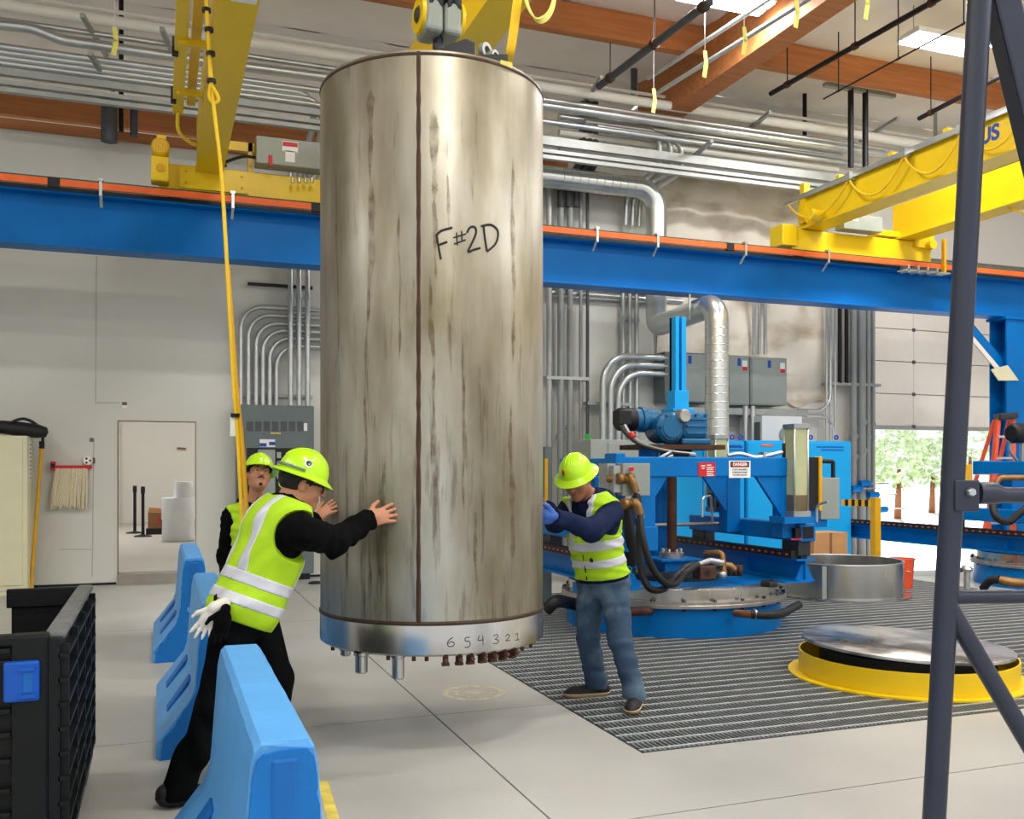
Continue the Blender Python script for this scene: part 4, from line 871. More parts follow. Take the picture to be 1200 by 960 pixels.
for i, (a, b, r, lab) in enumerate((((903, 110), (1104, -4), .035, 'long black sprinkler pipe under the white ceiling at right'), ((702, 101), (832, 2), .05, 'dark sprinkler pipe rising to the lamp at top centre'), ((1077, 139), (1210, 70), .035, 'black sprinkler pipe right of the dark steel leg'), ((965, 116), (1140, 22), .012, 'thin grey wire conduit under the ceiling at right'))):
    q = PZ(*a, 6.75); w_ = PZ(*b, 6.75)
    mm = 'black_steel' if i != 1 else 'pipe_dark'; t = thing('sprinkler_pipe', lab, 'pipe', (q.x, q.y, 6.75), 'sprinkler pipes'); q.z = w_.z = 6.75; MB().tube([q, w_], r, 10).build('pipe', mm, t)
    for f in (.12, .55, .95): h_ = q.lerp(w_, f); MB().cyl(h_, (h_.x, h_.y, 7.6), .008, 6).build('hanger', mm, t); MB().cyl(h_ - (w_ - q).normalized() * .03, h_ + (w_ - q).normalized() * .03, r * 1.35, 10).build('clamp', 'rust', t)
a = PV(966, 99, 11.7); b = PV(1048, 103, 11.7); t = thing('trapeze_strut', 'grey strut holding the two black drops above the right crane', 'strut', a); MB().bar((a.x, 11.7, a.z), (b.x, 11.7, a.z), .08, .06).build('channel', 'galv_dull', t)
for f in (.1, .9): MB().cyl((a.x + (b.x - a.x) * f, 11.7, a.z), (a.x + (b.x - a.x) * f, 11.7, 7.62), .01, 6).build('hanger', 'steel', t)
q0 = PZ(1005, -10, 6.55); q1 = PZ(770, 118, 6.55)
for k in range(2): pipe('girder_conduit', [(q1.x - .08 * k - .05, q1.y, 6.62 + .22 * k), (q0.x - .08 * k - .25, q0.y, 6.62 + .22 * k)], .03, 'galv', ('lower', 'upper')[k] + ' steel conduit running along the brown girder', 'conduit', 'girder conduits')
for i, (px, py) in enumerate(((826, 75), (872, 48), (933, 15), (766, 118), (134, 48), (1134, 20), (1015, 5))):
    p = PZ(px, py, 6.35); t = thing('hanging_tag', ('second', 'third', 'fourth', 'first', 'leftmost', 'rightmost', 'fifth')[i] + (' pale yellow tag from left hanging under the ceiling pipes' if i not in (4, 5) else ' pale yellow tag hanging under the ceiling'), 'tag', p, 'hanging tags')
    MB().bar(p + Vector((0, 0, .16)), p + Vector((.02, 0, 0)), .05, .006, (0, 1, 0)).bar(p + Vector((.02, 0, .01)), p - Vector((.01, 0, .16)), .055, .006, (0, 1, 0)).build('streamer', 'pale_yellow', t); MB().cyl(p + Vector((0, 0, .15)), (p.x, p.y, 7.6), .006, 6).build('string', 'white', t)
# wall drops right of the vessel
base = lambda px, v: Vector((PV(px, 550, v).x, v, .0))
for i, (px, r, m, cp) in enumerate(((643.5, .045, 'galv_dull', ()), (657, .05, 'pipe_grey', (512,)), (668, .048, 'pipe_grey', (502,)), (680.5, .028, 'pipe_grey', ()), (688.5, .026, 'pipe_dark', ()))):
    b = base(px, 13.15); zt_ = PV(px, 200, 13.15).z
    pipe('wall_pipe', [(b.x, 13.15, zt_), b], r, m, ORD[i] + ' from left of five vertical wall pipes right of the vessel', 'pipe', 'wall pipes behind the right worker', couple=[(b.x, 13.15, PV(px, y, 13.15).z) for y in cp])
b = base(688.5, 13.1); z0 = PV(688, 528, 13.1).z; tag(MB().box(b.x - .035, b.x + .035, 13.08, 13.1, z0 - .2, z0 + .25).build('pipe_marker', 'green_tag'), 'green marker sleeve on the wall pipe above the right worker', 'marker')
for i in range(3):
    b = base(730 + 8 * i, 13.18); pipe('wall_conduit', [(b.x, 13.18, PV(735, 300, 13.18).z), (b.x, 13.18, 1.75)], .037, 'galv', ('left', 'middle', 'right')[i] + ' of three straight conduits behind the swept elbows', 'conduit', 'straight conduits behind the elbows', couple=[(b.x, 13.18, PV(735, 375, 13.18).z)])
for i in range(3):
    x = PV(706.5 + 9 * i, 500, 13.0).x; z = PV(760, 419 + 9.5 * i, 13.0).z; e = PV(781, 430, 13.0).x
    pipe('elbow_conduit', [(x, 13.0, 1.85), (x, 13.0, z), (e, 13.0, z)], .052, 'galv', ('outer', 'middle', 'inner')[i] + ' of three silver elbow conduits entering the grey boxes', 'conduit', 'elbow conduits', fil=.42)
for i, (px, y) in enumerate(((658, 443), (706, 473))):
    a = PV(px - 20, y, 13.2); bq = PV(px + 30, y, 13.2); tag(MB().box(a.x, bq.x, 13.1, 13.3, a.z - .025, a.z + .025).build('wall_strut', 'galv_dull'), ('strut clamping the wall pipes above the right worker', 'strut clamping the silver elbow conduits')[i], 'strut', 'wall struts')
for i in range(2):
    zz = PV(700, 335 + 11 * i, 13.22).z; a = PV(640, 340, 13.22).x; bq = PV(800, 340, 13.22).x
    pipe('cross_conduit', [(a, 13.24, zz), (bq, 13.24, zz)], .04, 'galv', ('upper', 'lower')[i] + ' horizontal conduit just below the runway right of the vessel', 'conduit', 'cross conduits')
# far right wall drops
for i, (px, r, m, cp) in enumerate(((968.5, .022, 'galv', ()), (973.5, .022, 'galv', ()), (978.5, .022, 'galv', ()), (984, .035, 'black_steel', ()), (992, .035, 'black_steel', ()), (1000, .06, 'pipe_grey', (512, 535)), (1009.5, .075, 'pipe_grey', (495, 528)), (1017.5, .04, 'pipe_grey', (512,)), (1023.5, .03, 'pipe_grey', (497,)))):
    b = base(px, 13.1); zt_ = PV(px, 330, 13.1).z; zb_ = 0 if px > 995 else PV(px, 449, 13.1).z
    if px < 981: zb_ = .3
    pipe('riser_pipe', [(b.x, 13.1, zt_), (b.x, 13.1, zb_)], r, m, ORD[i] + ' from left of nine vertical pipes beside the roll-up door', 'pipe', 'risers beside the roll-up door', couple=[(b.x, 13.1, PV(px, y, 13.1).z) for y in cp])
a = PV(966, 450, 13.2); bq = PV(1027, 450, 13.2); tag(MB().box(a.x, bq.x, 13.08, 13.3, a.z - .025, a.z + .025).build('wall_strut', 'galv_dull'), 'strut clamping the pipes beside the roll-up door', 'strut', 'wall struts')
for i, (px, py) in enumerate(((1004, 573), (1014, 567), (1024, 580), (1034, 597))):
    p = PV(px, py, 13.0); t = thing('valve_handle', ('lowest', 'top', 'third', 'rightmost')[i] + ' blue lever valve on the pipes beside the roll-up door', 'valve', p, 'blue lever valves')
    MB().cyl(p - Vector((.12, 0, 0)), p + Vector((.08, 0, 0)), .06, 12).build('valve_ring', 'machine_blue', t); MB().bar(p, p + Vector((.4, -.1, .01)), .03, .02).build('lever', 'steel', t)
for i in range(3):
    b = base(883.5 + 6.5 * i, 13.15); pipe('wall_conduit', [(b.x, 13.15, PV(890, 325, 13.15).z), (b.x, 13.15, PV(890, 415, 13.15).z)], .03, 'galv', ('left', 'middle', 'right')[i] + ' of three conduits dropping into the grey wall boxes', 'conduit', 'conduits above the grey boxes')
for i, (px0, px1, py) in enumerate(((935, 973, 481), (945, 976, 487))):
    a = PV(px0, py, 13.1); c_ = PV(px1, py, 13.1); pipe('bent_conduit', [a, (c_.x, 13.1, a.z), (c_.x, 13.1, a.z + .9 - 2.2 * i)], .03, 'galv', ('upward', 'downward')[i] + ' bent thin conduit right of the grey wall boxes', 'conduit', 'bent conduits', fil=.3)
p = PV(905, 600, 12.9); pipe('bent_pipe', [PV(985, 583, 13.0), PV(990, 583, 13.0), PV(992, 670, 13.0)], .05, 'rust', 'rusty bent pipe beside the striped bar', 'pipe', fil=.12)

# spiral duct
t = thing('spiral_duct', 'silver spiral air duct bending down in front of the wall', 'duct', (PV(840, 535, 11.0).x, 11.0, 1.1))
def ducts(pts, r, fil, name):
    P_ = fillet(pts, fil, 8); MB().tube(P_, r, 28).build(name, 'duct', t); return P_
up = PV(700, 214, 12.8)
x1 = PV(769, 300, 12.8).x; zl = 3.98; x2 = PV(840, 400, 11.0).x
P_ = ducts([(PV(560, 214, 12.8).x, 12.8, up.z), (x1, 12.8, up.z), (x1, 12.8, zl)], .16, .34, 'duct_run')
P2 = ducts([(x1, 12.8, zl + .02), (x1, 12.8, 3.68), (x2, 11.0, 3.73), (x2, 11.0, 1.15)], .16, .24, 'duct_run')
for k in range(26):
    z = 1.3 + k * .11
    if z < 3.45: MB().lathe((x2, 11.0, z), [(.16, -.006), (.164, 0), (.16, .006)], 28).build('duct_seam', 'galv', t)
for k in range(16):
    x = up.x - .6 + k * .13
    if x < x1 - .4: MB().lathe((x, 12.8, up.z), [(.16, -.006), (.164, 0), (.16, .006)], 28, axis=(1, 0, 0)).build('duct_seam', 'galv', t)
for px in (808, 831):
    q = PV(px, 349, 11.4); MB().box(q.x - .012, q.x + .012, q.y - .01, q.y + .01, q.z - .3, 3.92).build('hanger', 'galv', t)

# ================================================================ LEFT WALL FITTINGS
Y = VW - .1
for i, (px, py) in enumerate(((282, 362), (291, 371), (300, 380), (308, 388), (316, 396.5), (324, 405.5))):
    x = PV(px, 450, Y).x; z = PV(345, py, Y).z
    pipe('panel_conduit', [(x, Y, PV(300, 476, Y).z), (x, Y, z), (PV(395, py, Y).x, Y, z)], .033, 'galv', ORD[i] + ' from left of six elbow conduits above the left grey panel', 'conduit', 'elbow conduits above the left panel', fil=.3)
for i in range(3):
    x = PV(340.5 + 10 * i, 400, Y - .09).x; zc = PV(345, 349, Y).z
    pipe('panel_conduit', [(x, Y - .09, PV(345, 200, Y).z), (x, Y - .09, PV(345, 476, Y).z)], .036, 'galv', ('left', 'middle', 'right')[i] + ' of three straight conduits above the left grey panel', 'conduit', 'straight conduits above the left panel', couple=((x, Y - .09, zc),))
for i, (x0, x1_, y) in enumerate(((290, 366, 333), (277, 366, 463))):
    a = PV(x0, y, VW); b = PV(x1_, y, VW); tag(MB().box(a.x, b.x, VW - .05, VW - .003, a.z - .02, a.z + .02).build('wall_strut', 'dark_steel' if i == 0 else 'galv_dull'), ('dark strut high above the left grey panel', 'strut right on top of the left grey panel')[i], 'strut', 'wall struts')
a = PV(278, 474, VW - .3); b = PV(368, 474, VW - .3); zt_ = a.z
t = thing('electrical_panel', 'dark grey electrical panel with vents behind the left workers', 'panel', ((a.x + b.x) / 2, VW - .15, 0))
MB().box(a.x, b.x, VW - .3, VW - .004, .08, zt_).build('cabinet', 'panel_dark', t, bev=.01)
MB().box(a.x + .05, b.x - .05, VW - .28, VW - .004, 0, .08).build('plinth', 'black_steel', t)
y = VW - .3
def pbox(px0, py0, px1, py1, m, nm, par, out=.012, v=None):
    v = y if v is None else v; a = PV(px0, py0, v); b = PV(px1, py1, v); return MB().box(a.x, b.x, v - out, v, b.z, a.z).build(nm, m, par)
for k in range(7): pbox(289 + 9.9 * k, 494, 296.5 + 9.9 * k, 505.5, 'pipe_dark', 'vent', t, .004)
pbox(356, 496, 360, 505, 'white', 'label_plate', t, .006); pbox(317, 507, 329, 508.8, 'tape_yellow', 'label_plate', t, .006)
fr = pbox(287, 511, 358, 640, 'panel_dark', 'door', t, .03)
pbox(289, 525, 358, 634, 'panel_black', 'door_opening', fr, .034); pbox(302, 527, 322, 634, 'panel_grey', 'breaker_cover', fr, .05)
pbox(304, 515, 322, 524, 'white', 'label_plate', t, .034); pbox(304, 519.5, 312, 523.5, 'print_blue', 'label_print', t, .037); pbox(315, 518, 322, 522, 'print_blue', 'label_print', t, .037)
for k in range(3): pbox(324, 530 + 12 * k, 329, 537 + 12 * k, 'galv_dull', 'breaker', fr, .045)
# beige cabinet, hose and pole
a = PV(-40, 510, VW - .75); b = PV(32, 510, VW - .75)
t = thing('storage_cabinet', 'cream metal storage cabinet cut by the left edge', 'cabinet', ((a.x + b.x) / 2, VW - .4, 0))
cz = a.z; MB().box(a.x, b.x, VW - .75, VW - .12, .05, cz).build('body', 'cream', t, bev=.01)
MB().box(a.x + .03, b.x - .05, VW - .765, VW - .75, .12, cz - .04).build('door', 'cream', t, bev=.004); MB().box(a.x, b.x, VW - .74, VW - .13, 0, .05).build('plinth', 'cream', t)
q = PU(34, 540, b.x); MB().box(b.x, b.x + .004, VW - .6, VW - .42, q.z - .25, q.z + .25).build('notice', 'white', t)
g = MB()
for k in range(9): g.box(b.x + .004, b.x + .006, VW - .58, VW - .44, q.z + .2 - .05 * k, q.z + .185 - .05 * k)
g.build('notice_print', 'print_grey', t)
t = thing('bag', 'black folded bag lying on the cream cabinet', 'bag', (b.x - .3, VW - .45, cz))
MB().lathe((b.x - .12, VW - .45, cz + .09), [(0, -.35), (.05, -.34), (.08, -.2), (.09, 0), (.085, .2), (.06, .3), (0, .32)], 14, axis=(1, 0, -.12)).build('bag_body', 'rubber', t)
MB().box(b.x - .9, b.x - .35, VW - .7, VW - .25, cz, cz + .07).build('bag_flap', 'black_steel', t, bev=.03)
t = thing('squeegee_pole', 'yellow pole with a black curved hose leaning at the cream cabinet', 'pole', PV(31, 675, VW - .55))
p0 = PV(36, 673, VW - .5); p0.z = 0.02; p1 = PV(49, 522, VW - .35); MB().cyl(p0, p1, .022, 10).build('pole', 'yellow_dark', t)
MB().cyl(p1 - Vector((0, 0, .04)), p1 + Vector((0, 0, .05)), .032, 10).build('socket', 'black_steel', t)
MB().tube(spline([p1, PV(50, 510, VW - .36), PV(43, 498, VW - .4), PV(28, 491, VW - .45), PV(14, 495, VW - .5), PV(7, 503, VW - .5)]), .018, 10).build('curved_hose', 'rubber', t)
# mop on the wall
t = thing('dust_mop', 'cream string mop in a red clamp hanging on the white wall', 'mop', PV(82, 600, VW - .05))
a = PV(62, 545.5, VW); b = PV(108, 549.5, VW); MB().box(a.x, b.x, VW - .07, VW - .02, b.z, a.z).build('clamp_bar', 'red', t, bev=.006)
a = PV(60, 541, VW); b = PV(65.5, 552, VW); MB().box(a.x, b.x, VW - .09, VW - .003, b.z, a.z).build('clamp_end', 'red', t, bev=.006)
MB().box(a.x + .005, b.x - .005, VW - .1, VW - .09, b.z + .04, a.z - .03).build('clamp_knob', 'black_steel', t)
rr = random.Random(4); g = MB()
for k in range(110):
    s_ = rr.random(); top = PV(65 + s_ * 37, 549, VW - .045 - rr.uniform(0, .03)); bot = PV(56.5 + s_ * 45, 594 + rr.uniform(-3, 3.5), VW - .05 - rr.uniform(0, .05))
    g.tube([top, top.lerp(bot, .5) + Vector((rr.uniform(-.015, .015), -.02, 0)), bot], rr.uniform(.006, .011), 5)
o = g.build('mop_strings', 'mop', t); o['kind'] = 'stuff'
for i, (px, py, s_, m, lab) in enumerate(((107.5, 515.5, .03, 'panel_dark', 'small dark wall plate above the mop'), (109, 540, .03, 'wood_dark', 'brown latch plate right above the mop bar'), (146, 475, .05, 'white', 'small notice above the doorway'))):
    p = PV(px, py, VW); o = tag(MB().box(p.x - s_ * (.8 if i < 2 else .6), p.x + s_ * (.8 if i < 2 else .6), VW - .012, VW - .001, p.z - s_ * (.8 if i != 1 else 1.2), p.z + s_ * (.8 if i != 1 else 1.2)).build('wall_plate', m), lab, 'plate', 'wall plates')
    if i == 2: MB().box(p.x - s_ * .6, p.x + s_ * .6, VW - .014, VW - .012, p.z, p.z + s_ * .8).build('notice_header', 'wood_dark', o)
p = PV(103, 540, VW - .02); t = thing('wall_reel', 'small round black and white reel beside the mop bar', 'reel', p)
MB().lathe(p, [(0, -.03), (.055, -.03), (.06, -.02), (.06, .01), (0, .01)], 24, axis=(0, 1, 0)).build('disc', 'white', t)
for k in range(3): a_ = k * 2.1; MB().cyl(p + Vector((.03 * math.cos(a_), -.033, .03 * math.sin(a_))), p + Vector((.03 * math.cos(a_), -.02, .03 * math.sin(a_))), .014, 10).build('spoke_hole', 'panel_black', t)
# hall behind the doorway
HZ = .13
for i, px in enumerate((158, 167.5)):
    q = PD(px, 625 + 4 * i, (ZC - HZ) * F / (75 + 4 * i)); t = thing('stanchion', ('left', 'right')[i] + ' black crowd barrier post seen through the doorway', 'stanchion', (q.x, q.y, HZ), 'barrier posts in the hall')
    MB().lathe((q.x, q.y, HZ), [(0, .05), (.03, .05), (.17, .02), (.18, 0), (0, 0)], 24).build('base', 'black_steel', t); MB().lathe((q.x, q.y, HZ), [(.032, .04), (.032, .88), (.042, .88), (.042, 1.0), (.03, 1.02), (0, 1.02)], 16).build('post', 'black_steel', t)
q = PD(183, 626, 20.0); t = thing('carton', 'small brown carton on a black tray in the hall behind the doorway', 'box', (q.x, q.y, HZ))
MB().box(q.x - .16, q.x + .14, q.y - .14, q.y + .14, HZ + .13, HZ + .46).build('carton_body', 'cardboard_dark', t); MB().box(q.x - .2, q.x + .14, q.y - .18, q.y + .16, HZ, HZ + .13).build('tray', 'black_steel', t, bev=.02)
MB().prism([(q.x - .16, HZ + .46), (q.x + .14, HZ + .46), (q.x + .08, HZ + .54), (q.x - .14, HZ + .56)], 'y', q.y + .12, q.y + .135).build('flap', 'cardboard', t); MB().box(q.x + .02, q.x + .07, q.y - .146, q.y - .14, HZ + .24, HZ + .34).build('print', 'red', t)
q = PD(209, 634, 18.1)
tag(MB().lathe((q.x, q.y, HZ), [(0, 0), (.28, 0), (.30, .03), (.29, .4), (.305, .42), (.3, .8), (.28, .83), (0, .83)], 40).build('foam_roll', 'foam'), 'large white wrapped foam roll in the hall behind the doorway', 'roll')
q2 = PD(215, 600, 18.1); tag(MB().lathe((q2.x, q2.y, HZ + .83), [(0, 0), (.16, 0), (.17, .02), (.17, .27), (.16, .3), (0, .3)], 32).build('foam_roll', 'foam'), 'smaller white foam roll lying on top of the large one', 'roll')
q = PV(222, 526, 25.9); 
t = struct(MB().box(q.x - 1.62, q.x + .5, 25.94, 26, HZ, q.z + .9).build('door_2', 'wall_white'), 'white far door with a lever handle')
MB().tube(fillet([(q.x - .1, 25.94, q.z), (q.x - .1, 25.88, q.z), (q.x - .3, 25.88, q.z + .02)], .03), .022, 8).build('door_handle', 'brass', t)

# ================================================================ RIGHT WALL FITTINGS
for i, (x0, x1_, y0, y1, vv_) in enumerate(((779, 836, 412, 472, 12.95), (853, 878, 416, 475, 12.95), (879.5, 922, 418, 475, 12.95))):
    a = PV(x0, y0, vv_); b = PV(x1_, y0, vv_); z0 = PV((x0 + x1_) / 2, y1, vv_).z
    t = thing('disconnect_box', ('dark sided grey wall box behind the blue mast', 'narrow grey wall box right of the duct', 'wide grey wall box beside the insulation')[i], 'electrical box', ((a.x + b.x) / 2, 13.1, z0), 'grey wall boxes')
    MB().box(a.x, b.x, vv_, VW - .05, z0, a.z).build('box_body', 'panel_grey' if i else 'panel_dark', t, bev=.006); MB().box(a.x + (.02 if i else .2), b.x - .02, vv_ - .015, vv_, z0 + .02, a.z - .02).build('cover', 'panel_grey', t, bev=.004)
    MB().box(b.x - .14, b.x - .05, vv_ - .018, vv_ - .015, a.z - .24, a.z - .08).build('label_plate', 'white', t); MB().box(b.x - .14, b.x - .05, vv_ - .020, vv_ - .018, a.z - .24, a.z - .18).build('label_print', 'red', t)
    xm = (a.x + b.x) / 2; MB().box(xm - .03, xm + .03, vv_ - .018, vv_ - .015, a.z - .17, a.z - .05).build('tag', 'print_blue', t)
a = PV(800, 479, 13.0); b = PV(945, 479, 13.0); tag(MB().box(a.x, b.x, 12.95, 13.2, a.z - .08, a.z + .03).build('wire_trough', 'galv_dull', bev=.01), 'horizontal steel wireway under the grey wall boxes', 'wireway')
for i, px in enumerate((875.5, 884)):
    x = PV(px, 500, 12.9).x; pipe('wall_conduit', [(x, 12.95, PV(px, 476, 12.95).z), (x, 12.95, 1.2)], .05, 'galv', ('left', 'right')[i] + ' of two conduits dropping below the grey wall boxes', 'conduit', 'conduits below the grey boxes')
a = PV(893, 487, 12.7); b = PV(940, 487, 12.7); z0 = PV(915, 530, 12.7).z
t = thing('transformer_box', 'pale grey box with round vents under the wall boxes', 'electrical box', ((a.x + b.x) / 2, 12.9, z0)); MB().box(a.x, b.x, 12.7, VW - .02, z0, a.z).build('box_body', 'white', t, bev=.008)
MB().box(a.x - .004, a.x + .02, 12.75, 12.95, z0 + .15, a.z - .1).build('vent', 'panel_dark', t)
for k in range(2): MB().box(a.x + .42 + .12 * k, a.x + .5 + .12 * k, 12.692, 12.7, a.z - .2, a.z - .14).build('vent', 'panel_grey', t)
q = PV(921, 510, 12.69); MB().lathe(q, [(0, -.01), (.12, -.01), (.13, .0)], 20, axis=(0, 1, 0)).build('dial', 'panel_grey', t)
for i, (x0, x1_, y0, lab) in enumerate(((772, 872, 515.5, 'left light blue cabinet behind the press'), (875, 997, 516, 'right light blue cabinet behind the press'))):
    vv_ = 11.9; a = PV(x0, y0, vv_); b = PV(x1_, y0, vv_); t = thing('control_cabinet', lab, 'cabinet', ((a.x + b.x) / 2, vv_ + .25, 0), 'light blue cabinets')
    MB().box(a.x, b.x, vv_, vv_ + .6, .1, a.z).build('body', 'light_blue', t, bev=.008); MB().box(a.x + .02, b.x - .02, vv_ + .02, vv_ + .58, 0, .1).build('plinth', 'panel_black', t)
    n = 2; w_ = (b.x - a.x) / n
    for k in range(n): MB().box(a.x + w_ * k + .01, a.x + w_ * (k + 1) - .01, vv_ - .02, vv_, .14, a.z - .03).build('door', 'light_blue', t, bev=.006)
    q = PV(898 if i else 861, 522 if i else 523, vv_); MB().box(q.x - .1, q.x + .1, vv_ - .028, vv_ - .02, q.z - .015, q.z + .015).build('label_plate', 'orange' if i else 'print_blue', t)
    for k in range(2): q = PV((975 if i else 856), 524 + 3.5 * k, vv_); MB().box(q.x - .3 + .08 * k, q.x + .2, vv_ - .024, vv_ - .02, q.z - .008, q.z + .008).build('label_print', 'print_blue', t)
    for k in range(2):
        q = PV((858, 868)[k] if i == 0 else (950, 980)[k], 515, vv_ + .2); MB().lathe(q + Vector((0, 0, .03)), [(.02, -.008), (.04, -.008), (.04, .008), (.02, .008)], 14, axis=(0, 1, 0), close=True).build('lifting_eye', 'print_blue', t)
a = PV(692, 515, 11.2); b = PV(770, 515, 11.2)
t = thing('control_box', 'grey control panel box behind the right worker', 'electrical box', ((a.x + b.x) / 2, 11.4, 0)); MB().box(a.x, b.x, 11.2, 11.6, .9, a.z).build('box_body', 'panel_grey', t, bev=.008)
MB().box(a.x + .25, b.x - .1, 11.185, 11.2, .95, a.z - .04).build('door', 'panel_grey', t, bev=.004); MB().box(a.x + .1, a.x + .2, 11.3, 11.5, 0, .9).build('leg', 'galv_dull', t); MB().box(b.x - .2, b.x - .1, 11.3, 11.5, 0, .9).build('leg', 'galv_dull', t)
q = PD(642, 600, 10.6); t = thing('safety_post', 'yellow and grey post half hidden by the vessel edge', 'post', (q.x, q.y, 0)); MB().box(q.x - .05, q.x + .03, q.y - .04, q.y + .04, 0, 1.75).build('post', 'panel_dark', t); MB().box(q.x - .055, q.x - .02, q.y - .05, q.y - .04, .5, 1.62).build('edge_stripe', 'yellow_dark', t); MB().box(q.x, q.x + .22, q.y, q.y + .1, .75, .98).build('post_box', 'panel_dark', t)
q = PD(962, 640, 12.7); t = thing('cardboard_box', 'brown cardboard box behind the open steel ring', 'box', (q.x, q.y, 0)); MB().box(q.x - .27, q.x + .27, q.y - .2, q.y + .2, 0, .66).build('carton_body', 'cardboard', t); MB().box(q.x - .02, q.x + .02, q.y - .203, q.y - .2, .3, .66).build('packing_tape', 'cardboard_dark', t)
q = PD(1026, 640, 13.3); t = thing('bollard_rail', 'yellow post with black striped bar guarding the wall pipes', 'barrier', (q.x, q.y, 0))
MB().box(q.x - .05, q.x + .05, q.y - .05, q.y + .05, 0, 1.1).build('post', 'yellow_dark', t); a = PD(987, 589, 13.6)
for k in range(10):
    p0 = a.lerp(Vector((q.x, q.y, a.z)), k / 10); p1 = a.lerp(Vector((q.x, q.y, a.z)), (k + 1) / 10); MB().bar(p0, p1, .05, .09).build('stripe', 'black_steel' if k % 2 else 'yellow_dark', t)
q = PD(1056, 690, 11.95); t = thing('bucket', 'salmon red bucket beside the open steel ring', 'bucket', (q.x, q.y, 0)); MB().lathe((q.x, q.y, 0), [(0, 0), (.13, 0), (.16, .36), (.17, .36), (.17, .38), (.15, .38), (.12, .02), (0, .02)], 28).build('bucket_body', 'ladder_orange', t); MB().tube([(q.x - .165, q.y, .35), (q.x - .1, q.y - .1, .25), (q.x, q.y - .17, .22), (q.x + .1, q.y - .1, .25), (q.x + .165, q.y, .35)], .005, 6).build('handle', 'galv', t)
# orange step ladder at the column
d_ = 14.2; t = thing('step_ladder', 'orange fibreglass step ladder leaning by the blue column', 'ladder', PD(1180, 666, d_))
tp = PD(1178, 489, d_); zt_ = tp.z
for s_ in (-1, 1):
    top = PD(1178 + s_ * 8.5, 492, d_); bot = PD(1170 + s_ * 17, 660, d_ - .3); bot.z = 0
    MB().bar(top, bot, .05, .09, (FW[0], FW[1], 0)).build('rail', 'ladder_orange', t); bk = bot + Vector((FW[0], FW[1], 0)) * 1.1; MB().bar(top + Vector((FW[0], FW[1], 0)) * .1, bk, .04, .05, (FW[0], FW[1], 0)).build('rear_rail', 'ladder_orange', t)
for k in range(6):
    f = (k + .8) / 7; a = PD(1169.5, 492, d_).lerp(Vector((*PD(1153, 660, d_ - .3).xy, 0)), f); b = PD(1186.5, 492, d_).lerp(Vector((*PD(1187, 660, d_ - .3).xy, 0)), f); MB().bar(a, b, .12, .03, (0, 0, 1)).build('step', 'galv', t)
MB().bar(PD(1168, 489, d_), PD(1190, 487, d_), .2, .1).build('top_cap', 'dark_steel', t, bev=.02)

# ================================================================ FOREGROUND
# dark steel gantry frame
D_ = 3.5
t = thing('gantry_frame', 'dark blue steel A-frame leg in the right foreground', 'frame', Vector((*PD(1090, 1000, D_).xy, 0)))
def fr(px0, py0, px1, py1, wd, d0=D_, d1=D_, nm='leg', bevel=.008):
    return MB().bar(PD(px0, py0, d0), PD(px1, py1, d1), wd, wd, (FW[0], FW[1], 0)).build(nm, 'frame_navy', t, bev=bevel)
b0 = PD(1091.5, 1026, D_)
MB().tube([PD(1150, -40, D_), PD(1091, 1026, D_)], [.043, .041], 16).build('leg', 'frame_navy', t)
MB().bar(PD(1163, -40, D_ + .05), PD(1423, 1026, D_ + .05), .1, .1, (FW[0], FW[1], 0)).build('leg_brace', 'frame_navy', t, bev=.01)
MB().bar(PD(1060, 1018, D_ + .02), PD(1450, 1018, D_ + .02), .09, .05, (0, 0, 1)).build('base_beam', 'frame_navy', t, bev=.006)
MB().bar(PD(1140, -44, D_ + .02), PD(1178, -44, D_ + .02), .14, .06, (0, 0, 1)).build('top_cap', 'frame_navy', t, bev=.006)
MB().tube([PD(1104, 700, D_), PD(1346, 698, D_)], .026, 14).build('rung', 'frame_navy', t)
MB().tube([PD(1112, 712, D_), PD(1292, 1018, D_)], .034, 14).build('diagonal_brace', 'frame_navy', t)
a = PD(1119, 563, D_ - .04); b = PD(1145, 600, D_ - .04)
ax2_ = Vector((RT[0], RT[1], 0)); nn_ = Vector((FW[0], FW[1], 0)); RR = Matrix((ax2_, nn_, Vector((0, 0, 1)))).transposed()
c = PD(1133, 581, D_ - .05); MB().obox(c, (.09, .012, .115), RR).build('bracket_plate', 'frame_navy', t, bev=.01); MB().obox(c + nn_ * .1, (.09, .012, .115), RR).build('bracket_plate', 'frame_navy', t, bev=.01)
q = PD(1137, 577, D_ - .06); bo = MB().lathe(q, [(0, -.02), (.013, -.02), (.017, -.014), (.017, 0)], 6, axis=nn_).build('pivot_bolt', 'galv', t)
MB().tube([PD(1146, 578, D_), PD(1165, 578, D_), PD(1175, 580, D_), PD(1318, 583, D_)], [.042, .042, .03, .03], 14).build('arm', 'frame_navy', t)
